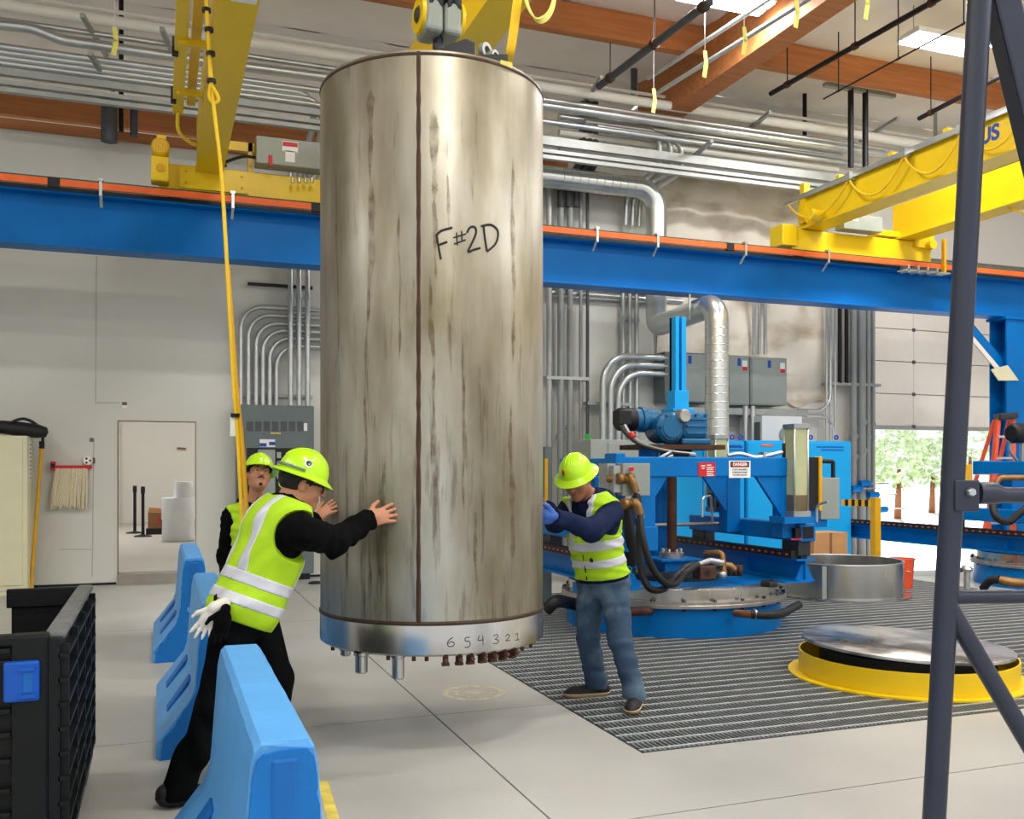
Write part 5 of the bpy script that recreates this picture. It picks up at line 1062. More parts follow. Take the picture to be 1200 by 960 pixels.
# blue jersey barriers
def barrier(v0, v1, uc, lab):
    t = thing('jersey_barrier', lab, 'barrier', (uc, (v0 + v1) / 2, 0), 'blue jersey barriers')
    half = [(0.0, .81), (.058, .81), (.075, .793), (.085, .74), (.115, .36), (.135, .30), (.30, .09), (.305, .08), (.305, .012), (.295, 0), (0, 0)]
    prof = [(x, z) for x, z in half[1:-1]]; prof = prof + [(-x, z) for x, z in reversed(prof)]
    g = MB(); rr = random.Random(int(v0 * 10)); n = 14; m_ = len(prof); V = []
    ys = [v0, v0 + .012] + [v0 + (v1 - v0) * k / n for k in range(1, n)] + [v1 - .012, v1]
    for j, yy in enumerate(ys):
        e = .97 if j in (0, len(ys) - 1) else 1
        for (x, z) in prof: V.append((uc + x * e + rr.uniform(-.0012, .0012), yy + (rr.uniform(0, .012) if j == 0 else 0), max(0, z * (.992 if e < 1 else 1) + (rr.uniform(-.0012, .0012) if z > .05 else 0))))
    Fs = [(j * m_ + k, j * m_ + (k + 1) % m_, (j + 1) * m_ + (k + 1) % m_, (j + 1) * m_ + k) for j in range(len(ys) - 1) for k in range(m_)] + [tuple(range(m_)), tuple(reversed(range((len(ys) - 1) * m_, len(ys) * m_)))]
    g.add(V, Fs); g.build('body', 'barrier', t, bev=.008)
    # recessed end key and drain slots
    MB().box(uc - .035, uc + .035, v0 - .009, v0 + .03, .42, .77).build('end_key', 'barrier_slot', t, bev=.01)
    MB().box(uc - .05, uc + .05, v0 - .012, v0 + .02, .38, .42).build('end_lip', 'barrier', t, bev=.008)
    for yy in (v0 + (v1 - v0) * .3, v0 + (v1 - v0) * .72):
        pA = Vector((uc - .125, yy - .02, .335)); pB = Vector((uc - .245, yy - .02, .165)); MB().bar(pA, pB, .13, .012, (0, 0, 1)).build('drain_slot', 'barrier_slot', t, bev=.003)
    rr2 = random.Random(int(v0 * 7)); pe = []
    for i_ in range(len(prof)):
        (xa, za), (xb, zb2) = prof[i_], prof[(i_ + 1) % len(prof)]; n_ = max(1, int(math.hypot(xb - xa, zb2 - za) / .03))
        for k in range(n_): f = k / n_; x, z = xa + (xb - xa) * f, za + (zb2 - za) * f; q_ = rr2.uniform(.88, .985); pe.append((uc + x * q_, .006 + (z - .006) * (.975 if z > .7 else 1) * (1 if z < .1 else rr2.uniform(.988, 1))))
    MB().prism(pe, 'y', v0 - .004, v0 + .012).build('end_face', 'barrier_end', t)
barrier(2.45, 3.87, .295, 'nearest blue concrete barrier in front of the leaning worker'); barrier(5.2, 6.65, .28, 'middle blue concrete barrier behind the leaning worker'); barrier(7.82, 9.35, .245, 'farthest blue concrete barrier before the doorway')
# folding bulk container
CU, CV0, CV1, CZ = -.31, 3.6, 5.08, .935
t = thing('bulk_container', 'black folding plastic bulk container with a blue latch at lower left', 'container', (CU - .6, (CV0 + CV1) / 2, 0))
L_ = CU - 1.2
MB().box(L_, CU, CV0, CV1, .1, .16).build('floor_panel', 'crate', t)
for (x, yy) in ((CU - .1, CV0 + .08), (CU - .1, CV1 - .08), (L_ + .1, CV0 + .08), (L_ + .1, CV1 - .08), (CU - .6, CV0 + .08), (CU - .6, CV1 - .08)): MB().box(x - .08, x + .08, yy - .08, yy + .08, 0, .1).build('foot', 'crate', t)
fw_ = MB().box(L_, CU - .16, CV0 + .02, CV0 + .055, .16, CZ - .02).build('front_wall', 'crate', t)
MB().box(L_, CU - .15, CV0 - .01, CV0 + .06, CZ - .035, CZ).build('front_rim', 'crate', t, bev=.008)
MB().box(CU - .165, CU - .05, CV0 - .01, CV0 + .07, .1, CZ).build('corner_post', 'crate', t, bev=.01)
for z in (.20, .265, .33, .41, .51, .60, .68, .845, .885): MB().box(L_, CU - .165, CV0 - .012, CV0 + .02, z - .009, z + .009).build('wall_rib', 'crate', fw_, bev=.004)
for x in (CU - .36, CU - .62): MB().box(x - .012, x + .012, CV0 - .008, CV0 + .02, .65, .9).build('wall_rib', 'crate', fw_, bev=.004)
x0, x1_ = PV(5, 800, CV0).x, PV(47, 800, CV0).x; z1_ = PV(25, 774, CV0).z; z0_ = PV(25, 821, CV0).z
la = MB().box(x0, x1_, CV0 - .03, CV0 + .02, z0_, z1_).build('latch', 'latch_blue', t, bev=.008); MB().box(x0 + .06, x1_ - .02, CV0 - .033, CV0 - .028, z0_ + .03, z1_ - .03).build('latch_recess', 'barrier_slot', la, bev=.006)
for z in (z0_ + .02, z1_ - .025): MB().box(x0 + .05, x1_ - .01, CV0 - .04, CV0 - .028, z - .006, z + .006).build('latch_rib', 'latch_blue', la)
sw = MB().box(CU - .05, CU - .015, CV0, CV1, .16, CZ - .02).build('side_wall', 'crate', t)
MB().box(CU - .07, CU, CV0 + .05, CV1, CZ - .03, CZ).build('side_rim', 'crate_grey', t, bev=.012)
for k in range(9): MB().box(CU - .02, CU + .012, CV0 + .0, CV1, .17 + k * .085, .185 + k * .085).build('wall_rib', 'crate', sw)
for yy in (CV0 + .03, CV0 + .4, CV0 + .8, CV0 + 1.15, CV1 - .04): MB().box(CU - .02, CU + .012, yy - .012, yy + .012, .16, CZ - .04).build('wall_rib', 'crate', sw)
bw = MB().box(-.66, CU - .03, CV1 - .06, CV1 - .02, .16, CZ - .005).box(L_, -.66, CV1 - .06, CV1 - .02, .16, .5).build('back_wall', 'crate', t)
for k in range(5): MB().box(CU - .14, CU - .04, CV1 - .075, CV1 - .06, .45 + k * .09, .465 + k * .09).build('wall_rib', 'crate', bw)
MB().box(-.68, -.35, CV1 - .08, CV1 - .06, CZ - .09, CZ).build('back_lip', 'crate', bw, bev=.006)
MB().box(L_, L_ + .04, CV0 + .05, CV1, .16, CZ).build('side_wall', 'crate', t)
# floor marks
q = PZ(555, 812, .0); t = thing('floor_emblem', 'faded round yellow emblem printed on the concrete under the vessel', 'floor marking', (q.x, q.y, 0))
for (r0, r1) in ((.17, .215), (.11, .13), (0.0, .05)): MB().lathe((q.x, q.y, .0), [(r0, .0005), (r0, .0012), (r1, .0012), (r1, .0005)], 48, close=True).build('emblem_ring', 'seal', t)
for k in range(12): a_ = k * math.pi / 6; MB().bar((q.x + .135 * math.cos(a_), q.y + .135 * math.sin(a_), .001), (q.x + .168 * math.cos(a_), q.y + .168 * math.sin(a_), .001), .02, .0008).build('emblem_mark', 'seal', t)
a = PZ(378, 916, 0); b = PZ(392, 975, 0); tag(MB().bar((a.x, a.y, .001), (b.x + .01, b.y, .001), .05, .0014).build('floor_tape', 'tape_yellow'), 'worn yellow floor stripe beside the nearest blue barrier', 'floor marking')
q = PZ(370, 684, 0); tag(MB().lathe((q.x, q.y, 0), [(0, 0), (.09, 0), (.1, .012), (.06, .03), (0, .035)], 20).build('floor_wedge', 'rubber'), 'small black rubber piece on the floor left of the vessel', 'wedge')

# ================================================================ PEOPLE (implicit surfaces meshed with surface nets)
def smin(a, b, k):
    h = np.clip(.5 + .5 * (b - a) / k, 0, 1); return b * (1 - h) + a * h - k * h * (1 - h)
def cap(a, b, ra, rb=None):
    a = np.array(a, float); b = np.array(b, float); rb = ra if rb is None else rb; ab = b - a; L2 = float(ab @ ab) + 1e-12
    def f(P):
        t = np.clip((P - a) @ ab / L2, 0, 1); return np.linalg.norm(P - a - t[:, None] * ab, axis=1) - (ra + (rb - ra) * t)
    return f
def ell(c, axes, rad):
    c = np.array(c, float); A = np.array([list(x) for x in axes], float); r = np.array(rad, float)
    def f(P):
        q = (P - c) @ A.T; k0 = np.linalg.norm(q / r, axis=1); k1 = np.linalg.norm(q / (r * r), axis=1) + 1e-9; return k0 * (k0 - 1) / k1
    return f
def U(pr, k):
    def f(P):
        d = pr[0](P)
        for p in pr[1:]: d = smin(d, p(P), k)
        return d
    return f
def near(f, c, R):
    c = np.array(c, float)
    def h(P):
        d = np.ones(len(P)); m = ((P - c) ** 2).sum(1) < R * R
        if m.any(): d[m] = f(P[m])
        return d
    return h
def grow(f, r): return lambda P: f(P) - r
def sub(f, g, k=.006): return lambda P: -smin(-f(P), g(P), k)
def inter(f, *gs):
    def h(P):
        d = f(P)
        for g in gs: d = np.maximum(d, g(P))
        return d
    return h
def half(p, n): # keeps the side where dot(P-p, n) < 0
    p = np.array(p, float); n = np.array(n, float); n = n / np.linalg.norm(n); return lambda P: (P - p) @ n
def wrinkle(f, amp, fr, seed, ax=(0, 0, 1)):
    r = np.random.RandomState(seed); D = r.normal(size=(5, 3)); D[:, 2] *= 1.6; ph = r.uniform(0, 6.3, 5)
    def h(P):
        w = sum(np.sin(P @ (D[i] * fr) + ph[i] + 1.3 * np.sin(P @ D[(i + 1) % 5] * fr * .6)) for i in range(5)); return f(P) + amp * w / 2.2
    return h
def snet(f, lo, hi, h):
    lo = np.array(lo, float); n = np.ceil((np.array(hi) - lo) / h).astype(int) + 2; Bk = 10
    nb = np.ceil(n / Bk).astype(int); n = nb * Bk
    I = np.stack(np.meshgrid(*[np.arange(q) for q in nb], indexing='ij'), -1).reshape(-1, 3)
    cen = lo + (I * Bk + (Bk - 1) / 2) * h; dc = f(cen)
    V = np.empty(tuple(n)); V4 = V.reshape(nb[0], Bk, nb[1], Bk, nb[2], Bk)
    V4[:] = np.where(dc > 0, 1., -1.).reshape(nb[0], 1, nb[1], 1, nb[2], 1)
    act = I[np.abs(dc) < Bk * h * 1.2]
    L = np.stack(np.meshgrid(*[np.arange(Bk)] * 3, indexing='ij'), -1).reshape(-1, 3)
    for s in range(0, len(act), 400):
        a = act[s:s + 400]; G = (a[:, None, :] * Bk + L[None]).reshape(-1, 3); V[G[:, 0], G[:, 1], G[:, 2]] = f(lo + G * h)
    ins = V < 0; sh = [slice(0, -1), slice(1, None)]
    cnt = sum(ins[sh[i], sh[j], sh[k]].astype(np.int8) for i in (0, 1) for j in (0, 1) for k in (0, 1))
    A = np.argwhere((cnt > 0) & (cnt < 8)); idx = -np.ones(cnt.shape, int); idx[A[:, 0], A[:, 1], A[:, 2]] = np.arange(len(A))
    acc = np.zeros((len(A), 3)); num = np.zeros(len(A))
    cs = [(i, j, k) for i in (0, 1) for j in (0, 1) for k in (0, 1)]
    for c in cs:
        for ax in range(3):
            if c[ax]: continue
            e = list(c); e[ax] = 1; c0 = A + np.array(c); c1 = A + np.array(e); v0 = V[c0[:, 0], c0[:, 1], c0[:, 2]]; v1 = V[c1[:, 0], c1[:, 1], c1[:, 2]]
            m = (v0 < 0) != (v1 < 0); t = np.where(m, v0 / (v0 - v1 + (v0 == v1)), 0); p = np.array(c, float)[None].repeat(len(A), 0); p[:, ax] = t
            acc[m] += p[m]; num[m] += 1
    verts = lo + (A + acc / num[:, None]) * h; faces = []
    for ax in range(3):
        o = [0, 0, 0]; o[ax] = 1; s0 = [slice(1, -1)] * 3; s1 = [slice(1, -1)] * 3; s1[ax] = slice(2, None)
        E = np.argwhere(ins[tuple(s0)] != ins[tuple(s1)]) + 1; flip = ins[E[:, 0], E[:, 1], E[:, 2]]
        b, c = [(1, 2), (2, 0), (0, 1)][ax]; q = []
        for (db, dc_) in ((1, 1), (0, 1), (0, 0), (1, 0)):
            g = E.copy(); g[:, b] -= db; g[:, c] -= dc_; g = np.minimum(g, np.array(idx.shape) - 1); q.append(idx[g[:, 0], g[:, 1], g[:, 2]])
        Q = np.stack(q, 1); Q = np.where(flip[:, None], Q, Q[:, ::-1]); faces.append(Q[(Q >= 0).all(1)])
    return verts, np.concatenate(faces)
def bounds(pts, pad): P = np.array([list(p) for p in pts]); return P.min(0) - pad, P.max(0) + pad
def skinmesh(name, f, lo, hi, h, m, parent, smooth_it=1):
    v, q = snet(f, lo, hi, h); g = MB(); g.v = [tuple(x) for x in v]; g.f = [tuple(int(i) for i in x) for x in q]; g.sm = [True] * len(g.f)
    me = bpy.data.meshes.new(name); V = np.array(g.v) - np.array(ORG[parent.name]); me.from_pydata(V.tolist(), [], g.f); me.polygons.foreach_set('use_smooth', g.sm); me.update()
    me.materials.append(MATS[m]); o = bpy.data.objects.new(name, me); COL.objects.link(o); o.parent = parent; ORG[o.name] = ORG[parent.name]
    if smooth_it: md = o.modifiers.new('smooth', 'SMOOTH'); md.factor = .5; md.iterations = smooth_it
    return o
def nrm(v): return Vector(v).normalized()
CAMW = lambda lat, dep, z: Vector((lat * RT[0] + dep * FW[0], lat * RT[1] + dep * FW[1], z))

def hand(w, fd, pn, th, s=1., curl=.15, spread=.16):
    """w wrist, fd finger direction, pn palm facing, th side of the thumb; five tapered fingers"""
    w = Vector(w); fd = nrm(fd); pn = nrm(Vector(pn) - fd * fd.dot(Vector(pn))); sd_ = nrm(Vector(th) - fd * fd.dot(Vector(th)) - pn * pn.dot(Vector(th)))
    pr = [ell(w + fd * .05 * s, (fd, sd_, pn), (.058 * s, .042 * s, .017 * s)), cap(w - fd * .01, w + fd * .05 * s, .024 * s, .022 * s)]
    for i, (off, ln) in enumerate(((.031, .070), (.0105, .079), (-.0105, .073), (-.031, .056))):
        b = w + fd * (.088 - .006 * abs(i - 1.2)) * s + sd_ * off * s; d1 = nrm(fd + sd_ * spread * (1.5 - i) * .55 + pn * curl * .4); d2 = nrm(d1 + pn * curl); d3 = nrm(d2 + pn * curl)
        p1 = b + d1 * ln * .48 * s; p2 = p1 + d2 * ln * .3 * s; p3 = p2 + d3 * ln * .24 * s
        pr += [cap(b - d1 * .02 * s, p1, .0098 * s, .0088 * s), cap(p1, p2, .0088 * s, .008 * s), cap(p2, p3, .008 * s, .0068 * s)]
    b = w + fd * .022 * s + sd_ * .03 * s; d1 = nrm(fd * .75 + sd_ * .8 + pn * .1); p1 = b + d1 * .04 * s; d2 = nrm(fd * .95 + sd_ * .45); p2 = p1 + d2 * .032 * s
    pr += [cap(b, p1, .0135 * s, .0105 * s), cap(p1, p2, .0105 * s, .0085 * s)]
    return pr

def person(spec):
    J = {k: Vector(v) for k, v in spec['J'].items()}; mt = spec['mat']; h = spec.get('h', .006)
    root = thing('person', spec['label'], 'person', spec['loc'], 'workers in lime vests and hard hats')
    s_ = nrm(J['neck'] - J['pelvis']); l_ = J['shR'] - J['shL']; l_ = nrm(l_ - s_ * s_.dot(l_)); f_ = nrm(s_.cross(l_)) * -1
    if f_.dot(Vector(spec['face'])) < 0: f_ = -f_
    AX = (l_, f_, s_); L = (J['neck'] - J['pelvis']).length; at = lambda t, df=0, dl=0: J['pelvis'] + s_ * L * t + f_ * df + l_ * dl
    B_ = spec.get('bulk', 1.)
    torso = lambda r: [ell(at(.70, .01), AX, (.172 * B_ + r, .112 * B_ + r, .21 + r)), ell(at(.32, .015), AX, (.152 * B_ + r, .113 * B_ + r, .2 + r)), ell(at(.0, .0), AX, (.162 * B_ + r, .122 * B_ + r, .145 + r)),
                       cap(J['shL'] + l_ * .02, J['shR'] - l_ * .02, .062 + r), cap(at(.85), J['neck'], .09 + r * .5, .062)]
    arm = lambda S, r: [cap(J['sh' + S], J['el' + S], .052 + r, .041 + r), cap(J['el' + S], J['wr' + S], .042 + r, .029 + r)]
    leg = lambda S, r, r2: [cap(J['hip' + S], J['kn' + S], .085 + r, .058 + r), cap(J['kn' + S], J['an' + S], .056 + r, .042 + r2)]
    # ---- head
    hc = J['head']; fw = nrm(spec['look']); up = nrm(Vector(spec['headup']) - fw * fw.dot(Vector(spec['headup']))); rt = nrm(fw.cross(up)); H = (rt, fw, up)
    hp = lambda x, y, z: hc + rt * x + fw * y + up * z
    skull = [ell(hp(0, -.012, .03), H, (.074, .094, .088)), ell(hp(0, .03, -.035), H, (.06, .066, .078)), ell(hp(0, .052, -.078), H, (.036, .038, .032)), ell(hp(0, .045, .03), H, (.062, .05, .05)),
             ell(hp(.036, .056, -.025), H, (.03, .03, .03)), ell(hp(-.036, .056, -.025), H, (.03, .03, .03)), cap(hp(-.04, .0, -.06), hp(0, .07, -.088), .026, .022), cap(hp(.04, 0, -.06), hp(0, .07, -.088), .026, .022)]
    face = [cap(hp(0, .094, .020), hp(0, .118, -.018), .0095, .0145), ell(hp(.013, .098, -.023), H, (.009, .01, .008)), ell(hp(-.013, .098, -.023), H, (.009, .01, .008)),
            cap(hp(-.04, .078, .033), hp(.04, .078, .033), .013, .013), ell(hp(0, .097, -.047), H, (.025, .012, .007)), ell(hp(0, .095, -.060), H, (.022, .012, .008)),
            ell(hp(.077, -.008, -.005), (nrm(rt - fw * .4), nrm(fw + rt * .4), up), (.010, .018, .027)), ell(hp(-.077, -.008, -.005), (nrm(rt + fw * .4), nrm(fw - rt * .4), up), (.010, .018, .027))]
    neck = [cap(J['neck'] - s_ * .04, hp(0, -.025, -.05), .058, .05)]
    headf = lambda P: smin(smin(U(skull, .03)(P), U(neck, .02)(P), .03), U(face, .008)(P), .010)
    sock = U([ell(hp(.031, .098, .012), H, (.016, .010, .008)), ell(hp(-.031, .098, .012), H, (.016, .010, .008))], .002)
    headf2 = near(sub(headf, sock, .008), hc, .36)
    core = U(torso(-.012) + arm('L', -.012) + arm('R', -.012) + leg('L', -.014, -.008) + leg('R', -.014, -.008), .035)
    hands = {S: (hand(J['wr' + S], *spec['hand' + S]) if spec.get('hand' + S) else [cap(J['wr' + S], J['wr' + S] + (J['wr' + S] - J['el' + S]).normalized() * .08, .03)]) for S in 'LR'}
    hfs = [near(U(hands[S], .006), J['wr' + S] + (J['wr' + S] - J['el' + S]).normalized() * .08, .26) for S in 'LR']
    hf = lambda P: np.minimum(hfs[0](P), hfs[1](P))
    body = lambda P: smin(smin(core(P), headf2(P), .02), hf(P), .012)
    allp = list(J.values()) + [hp(0, 0, .13)] + [hp(0, .14, 0)]
    lo, hi = bounds(allp, .2)
    skinmesh('body', body, lo, hi, .0055, mt['skin'], root, 1)
    # ---- clothes
    sh = wrinkle(U(torso(.008) + arm('L', spec.get('sleeve', .016)) + arm('R', spec.get('sleeve', .016)), .04), .005, 34, spec['seed'])
    cut = [half(J['wr' + S] + (J['wr' + S] - J['el' + S]).normalized() * .005, (J['wr' + S] - J['el' + S])) for S in 'LR']
    cutf = lambda P: np.where(np.linalg.norm(P - np.array(J['wrL']), axis=1) < .14, cut[0](P), np.where(np.linalg.norm(P - np.array(J['wrR']), axis=1) < .14, cut[1](P), -1))
    nk = cap(J['neck'] + s_ * .015 + f_ * .02, hp(0, 0, -.04), .072, .08)
    collar = U([ell(J['neck'] - s_ * .005 + f_ * .0, AX, (.098, .09, .042))], .01)
    shirt = sub(inter(lambda P: smin(sh(P), collar(P), .03), cutf), nk, .006)
    tl, th_ = bounds([J[k] for k in ('pelvis', 'neck', 'shL', 'shR', 'elL', 'elR', 'wrL', 'wrR')], .17)
    skinmesh('shirt', shirt, tl, th_, h, mt['shirt'], root, 2)
    if spec.get('hood'):
        hd = U([ell(J['neck'] - f_ * .065 - s_ * .01, AX, (.125, .07, .06)), cap(J['neck'] - f_ * .05 + l_ * .08, J['neck'] + f_ * .07 + l_ * .055 - s_ * .03, .036, .024), cap(J['neck'] - f_ * .05 - l_ * .08, J['neck'] + f_ * .07 - l_ * .055 - s_ * .03, .036, .024)], .03)
        a, b = bounds([J['neck']], .24); skinmesh('hood', sub(hd, nk, .006), a, b, h, mt['shirt'], root, 2)
    tr_ = wrinkle(U([ell(at(.0), AX, (.180 * B_, .141 * B_, .135))] + leg('L', .014, .03) + leg('R', .014, .03), .035), .005, 26, spec['seed'] + 3)
    tr2 = inter(tr_, half(at(spec.get('waist', .04)), s_), half((0, 0, spec.get('hem', .035)), (0, 0, -1)))
    a, b = bounds([J[k] for k in ('pelvis', 'hipL', 'hipR', 'knL', 'knR', 'anL', 'anR')], .2)
    skinmesh('trousers', tr2, a, b, h, mt['trousers'], root, 2)
    # ---- vest with reflective bands
    base = wrinkle(U(torso(.030) + [cap(J['shL'] + l_ * .0, J['shR'] - l_ * .0, .078)], .05), .0065, 24, spec['seed'] + 7)
    holes = U([cap(J['sh' + S] + (l_ if S == 'R' else -l_) * spec.get('hole_off', .035) - s_ * .03, J['el' + S] + (J['el' + S] - J['sh' + S]) * .2, spec.get('hole', .108), .11) for S in 'LR'], .01)
    vneck = U(([cap(J['neck'] + f_ * .1, at(-.25, .17), .085, .10)] if spec.get('open') else []) + [cap(J['neck'] + s_ * .03, J['neck'] - s_ * .02, .088), cap(J['neck'] + f_ * .08, at(spec.get('vdepth', .55), .22), .085, .03)], .02)
    vest0 = lambda r: sub(sub(inter(grow(base, r), half(at(spec.get('vhem', -.12)), -s_), half(J['neck'] + s_ * .03, s_)), holes, .005), vneck, .005)
    vl, vh = bounds([at(-.2), at(1.05), J['shL'], J['shR']], .24)
    vo = skinmesh('vest', vest0(0), vl, vh, h, mt.get('vest', 'lime'), root, 2)
    slab = lambda t0, t1: (lambda P: np.maximum((P - np.array(at(t1))) @ np.array(s_), -(P - np.array(at(t0))) @ np.array(s_)))
    for (t0, t1) in spec['bands']: skinmesh('reflective_band', inter(vest0(.004), slab(t0, t1)), vl, vh, h, 'silver_tape', vo, 1)
    for sg in (-1, 1):
        c = at(0, 0, sg * .088); strap_ = lambda P, c=c: np.abs((P - np.array(c)) @ np.array(l_)) - .024
        skinmesh('reflective_strap', inter(vest0(.0035), strap_, half(at(spec['bands'][0][1] - .01), -s_)), vl, vh, h, 'silver_tape', vo, 1)
    # ---- head gear, hair, eyes
    hair = inter(grow(U(skull[:1], .02), .007), half(hp(0, .062, .0), nrm(fw * 1 - up * .25)), half(hp(0, -.02, -.035), -up))
    hair = sub(hair, U([ell(hp(s * .078, .0, -.01), H, (.02, .028, .036)) for s in (-1, 1)], .004), .004)
    a, b = bounds([hc], .16); skinmesh('hair', hair, a, b, .005, 'hair', root, 1)
    for s in (-1, 1):
        e = hp(.031 * s, .0815, .011); eo = MB().lathe(e, [(.0115 * math.sin(k * math.pi / 10), -.0115 * math.cos(k * math.pi / 10)) for k in range(11)], 14, axis=fw).build('eye', 'eye_white', root)
        MB().lathe(e + fw * .0095 + up * .0012, [(0, .0035), (.0045, .0028), (.0066, 0.0)], 12, axis=fw).build('iris', 'eye_dark', eo)
        MB().tube([hp((.031 + x) * s, .0935 - abs(x) * .25, .0185 - x * x * 30) for x in (-.015, -.008, 0, .008, .015)], [.002, .0032, .0034, .0032, .002], 6).build('eyelid', mt['skin'], root)
        pts = [hp((.014 + .034 * k / 4) * s, .097 - .013 * (k / 4) ** 2, .036 + .004 * math.sin(k / 4 * 3.1)) for k in range(5)]; MB().tube(pts, [.003, .005, .005, .0045, .0025], 6).build('eyebrow', 'hair', root)
    MB().tube([hp(x, .1075 - abs(x) * .3, -.0535) for x in (-.02, -.01, 0, .01, .02)], [.0015, .0028, .003, .0028, .0015], 6).build('mouth', 'lip', root)
    if spec.get('beard'):
        MB().tube([hp(x, .108 - abs(x) * .3, -.038 - abs(x) * .3) for x in (-.026, -.013, 0, .013, .026)], [.003, .005, .0045, .005, .003], 6).build('moustache', 'hair', root)
        MB().lathe(hp(0, .089, -.088), [(0, -.022), (.016, -.012), (.019, .002), (.011, .016), (0, .019)], 12, axis=up).build('goatee', 'hair', root)
    # hard hat
    tilt = spec.get('tilt', 0); hu = nrm(up * math.cos(tilt) + fw * math.sin(tilt)); hfw = nrm(fw - hu * hu.dot(fw)); hr = nrm(hfw.cross(hu)); ho = hp(0, -.004, .052)
    HS = spec.get('hat', .9); Q = lambda x, y, z: ho + (hr * x + hfw * y) * HS + hu * z * (HS + .03)
    V = []; seg = 48; prof = [(1.0, -.004, 1.0)] ; rows = []
    dome = [(math.cos(t) ** .85, math.sin(t) * .122) for t in np.linspace(0, math.pi / 2 * .985, 12)]
    g = MB(); rowsL = []
    brim = [(.162, -.022), (.164, -.018), (.150, -.008), (.120, .002)]
    for (r_, z_) in brim: rowsL.append([Q(math.cos(a) * (r_ - .004), math.sin(a) * (r_ + .014) + .004, z_ + (-.012 * max(0, math.sin(a)) if r_ > .14 else 0)) for a in np.linspace(0, 2 * math.pi, seg, endpoint=False)])
    for (c_, z_) in dome: rowsL.append([Q(math.cos(a) * .113 * c_, math.sin(a) * .135 * c_ + .002, z_ + .004 + (.004 if abs(math.cos(a)) < .2 and z_ > .05 else 0)) for a in np.linspace(0, 2 * math.pi, seg, endpoint=False)])
    inner = [[Q(math.cos(a) * .105 * c_, math.sin(a) * .127 * c_, z_ * .93 - .006) for a in np.linspace(0, 2 * math.pi, seg, endpoint=False)] for (c_, z_) in dome[::-1]]
    rowsL += [inner[0]] + inner[1:] + [[Q(math.cos(a) * .150, math.sin(a) * .168 + .004, -.02 + -.012 * max(0, math.sin(a))) for a in np.linspace(0, 2 * math.pi, seg, endpoint=False)]]
    for r_ in rowsL: V += r_
    n = len(rowsL); g.add(V, [(i * seg + k, i * seg + (k + 1) % seg, ((i + 1) % n) * seg + (k + 1) % seg, ((i + 1) % n) * seg + k) for i in range(n) for k in range(seg)], True)
    hat = g.build('hard_hat', 'lime_hat', root)
    for k in (-1, 0, 1): MB().tube([Q(.022 * k, .135 * math.cos(t) * .98, .126 * math.sin(t) + .003) for t in np.linspace(.5, 2.6, 14)], .0045, 8).build('hat_ridge', 'lime_hat', hat)
    MB().lathe(ho + hu * -.016, [(.086, 0), (.089, 0), (.089, .02), (.086, .02)], 40, axis=hu, close=True).build('hat_band', 'black_cloth', hat)
    spec['out'] = dict(root=root, hat=hat, Q=Q, hp=hp, at=at, J=J, s=s_, l=l_, f=f_, vo=vo, ho=ho, hr=hr, hfw=hfw, hu=hu, fw=fw, up=up, rt=rt)
    # shoes
    for S in 'LR':
        td = nrm(Vector(spec['toe' + S])); sdv = Vector((-td.y, td.x, 0)); an = J['an' + S]; fz = spec.get('foot' + S, 0.); hl = Vector((an.x, an.y, fz)) - td * .05
        lift = spec.get('lift' + S, 0.)
        f = U([cap(hl + Vector((0, 0, .045 + lift)), hl + td * .2 + Vector((0, 0, .032)), .042, .036), cap(hl + td * .2 + Vector((0, 0, .03)), hl + td * .225 + Vector((0, 0, .028)), .036, .03), cap(hl + td * .04 + Vector((0, 0, .06 + lift)), an + Vector((0, 0, .03)), .045, .047), ell(hl + td * .13 + Vector((0, 0, .028)), (td, sdv, Vector((0, 0, 1))), (.15, .05, .03))], .02)
        a, b = bounds([hl, hl + td * .26, an], .1)
        sh_ = skinmesh('shoe', inter(f, half((0, 0, fz + .004), (0, 0, -1))), a, b, .006, mt.get('shoe', 'shoe'), root, 1)
        skinmesh('sole', inter(grow(f, .005), half((0, 0, fz + .001), (0, 0, -1)), half(hl + Vector((0, 0, .028 + lift)), Vector((0, 0, 1)) - td * (lift / .2) * -1)), a, b, .006, mt.get('sole', 'sole'), sh_, 0)
    return spec['out']
ZU = Vector((0, 0, 1))
# ---- worker leaning on the vessel from the left, seen from behind
wL = PD(369, 609, 5.10); hR = vhit(453, 600, .012); wR = PD(431, 609, 4.80)
W1 = person(dict(label='worker in black and lime vest leaning both hands on the vessel, seen from behind', loc=Vector((*PD(262, 900, 4.35).xy, 0)), seed=11, bulk=1.08,
    mat=dict(skin='skin', shirt='black_cloth', trousers='black_trouser', sole='shoe'), face=CAMW(.8, .6, 0), look=CAMW(.86, .45, -.28), headup=CAMW(.30, .1, 1), tilt=.06,
    J=dict(pelvis=PD(286, 712, 4.36), neck=PD(335, 592, 4.46), head=PD(352, 568, 4.50), shR=PD(352, 622, 4.26), shL=PD(313, 602, 4.62), elR=PD(392, 635, 4.53), wrR=wR, elL=PD(335, 628, 4.95), wrL=wL,
           hipR=PD(277, 725, 4.28), knR=PD(250, 826, 4.24), anR=PD(207, 930, 4.22), hipL=PD(300, 722, 4.45), knL=PD(326, 795, 4.52), anL=PD(312, 905, 4.6)),
    handR=(hR - wR + CAMW(.05, 0, .0), CAMW(.3, .9, 0), ZU * 1 + CAMW(-.2, 0, 0), 1.06, .05, .22), handL=(vhit(390, 593, .012) - wL, CAMW(.9, .5, 0), ZU + CAMW(-.3, 0, 0), 1.0, .12, .2),
    toeR=CAMW(.75, .55, 0), toeL=CAMW(.8, .6, 0), bands=((.20, .31), (.01, .11)), vhem=-.13, liftR=.02, sleeve=.028, hole=.125, hole_off=.03))
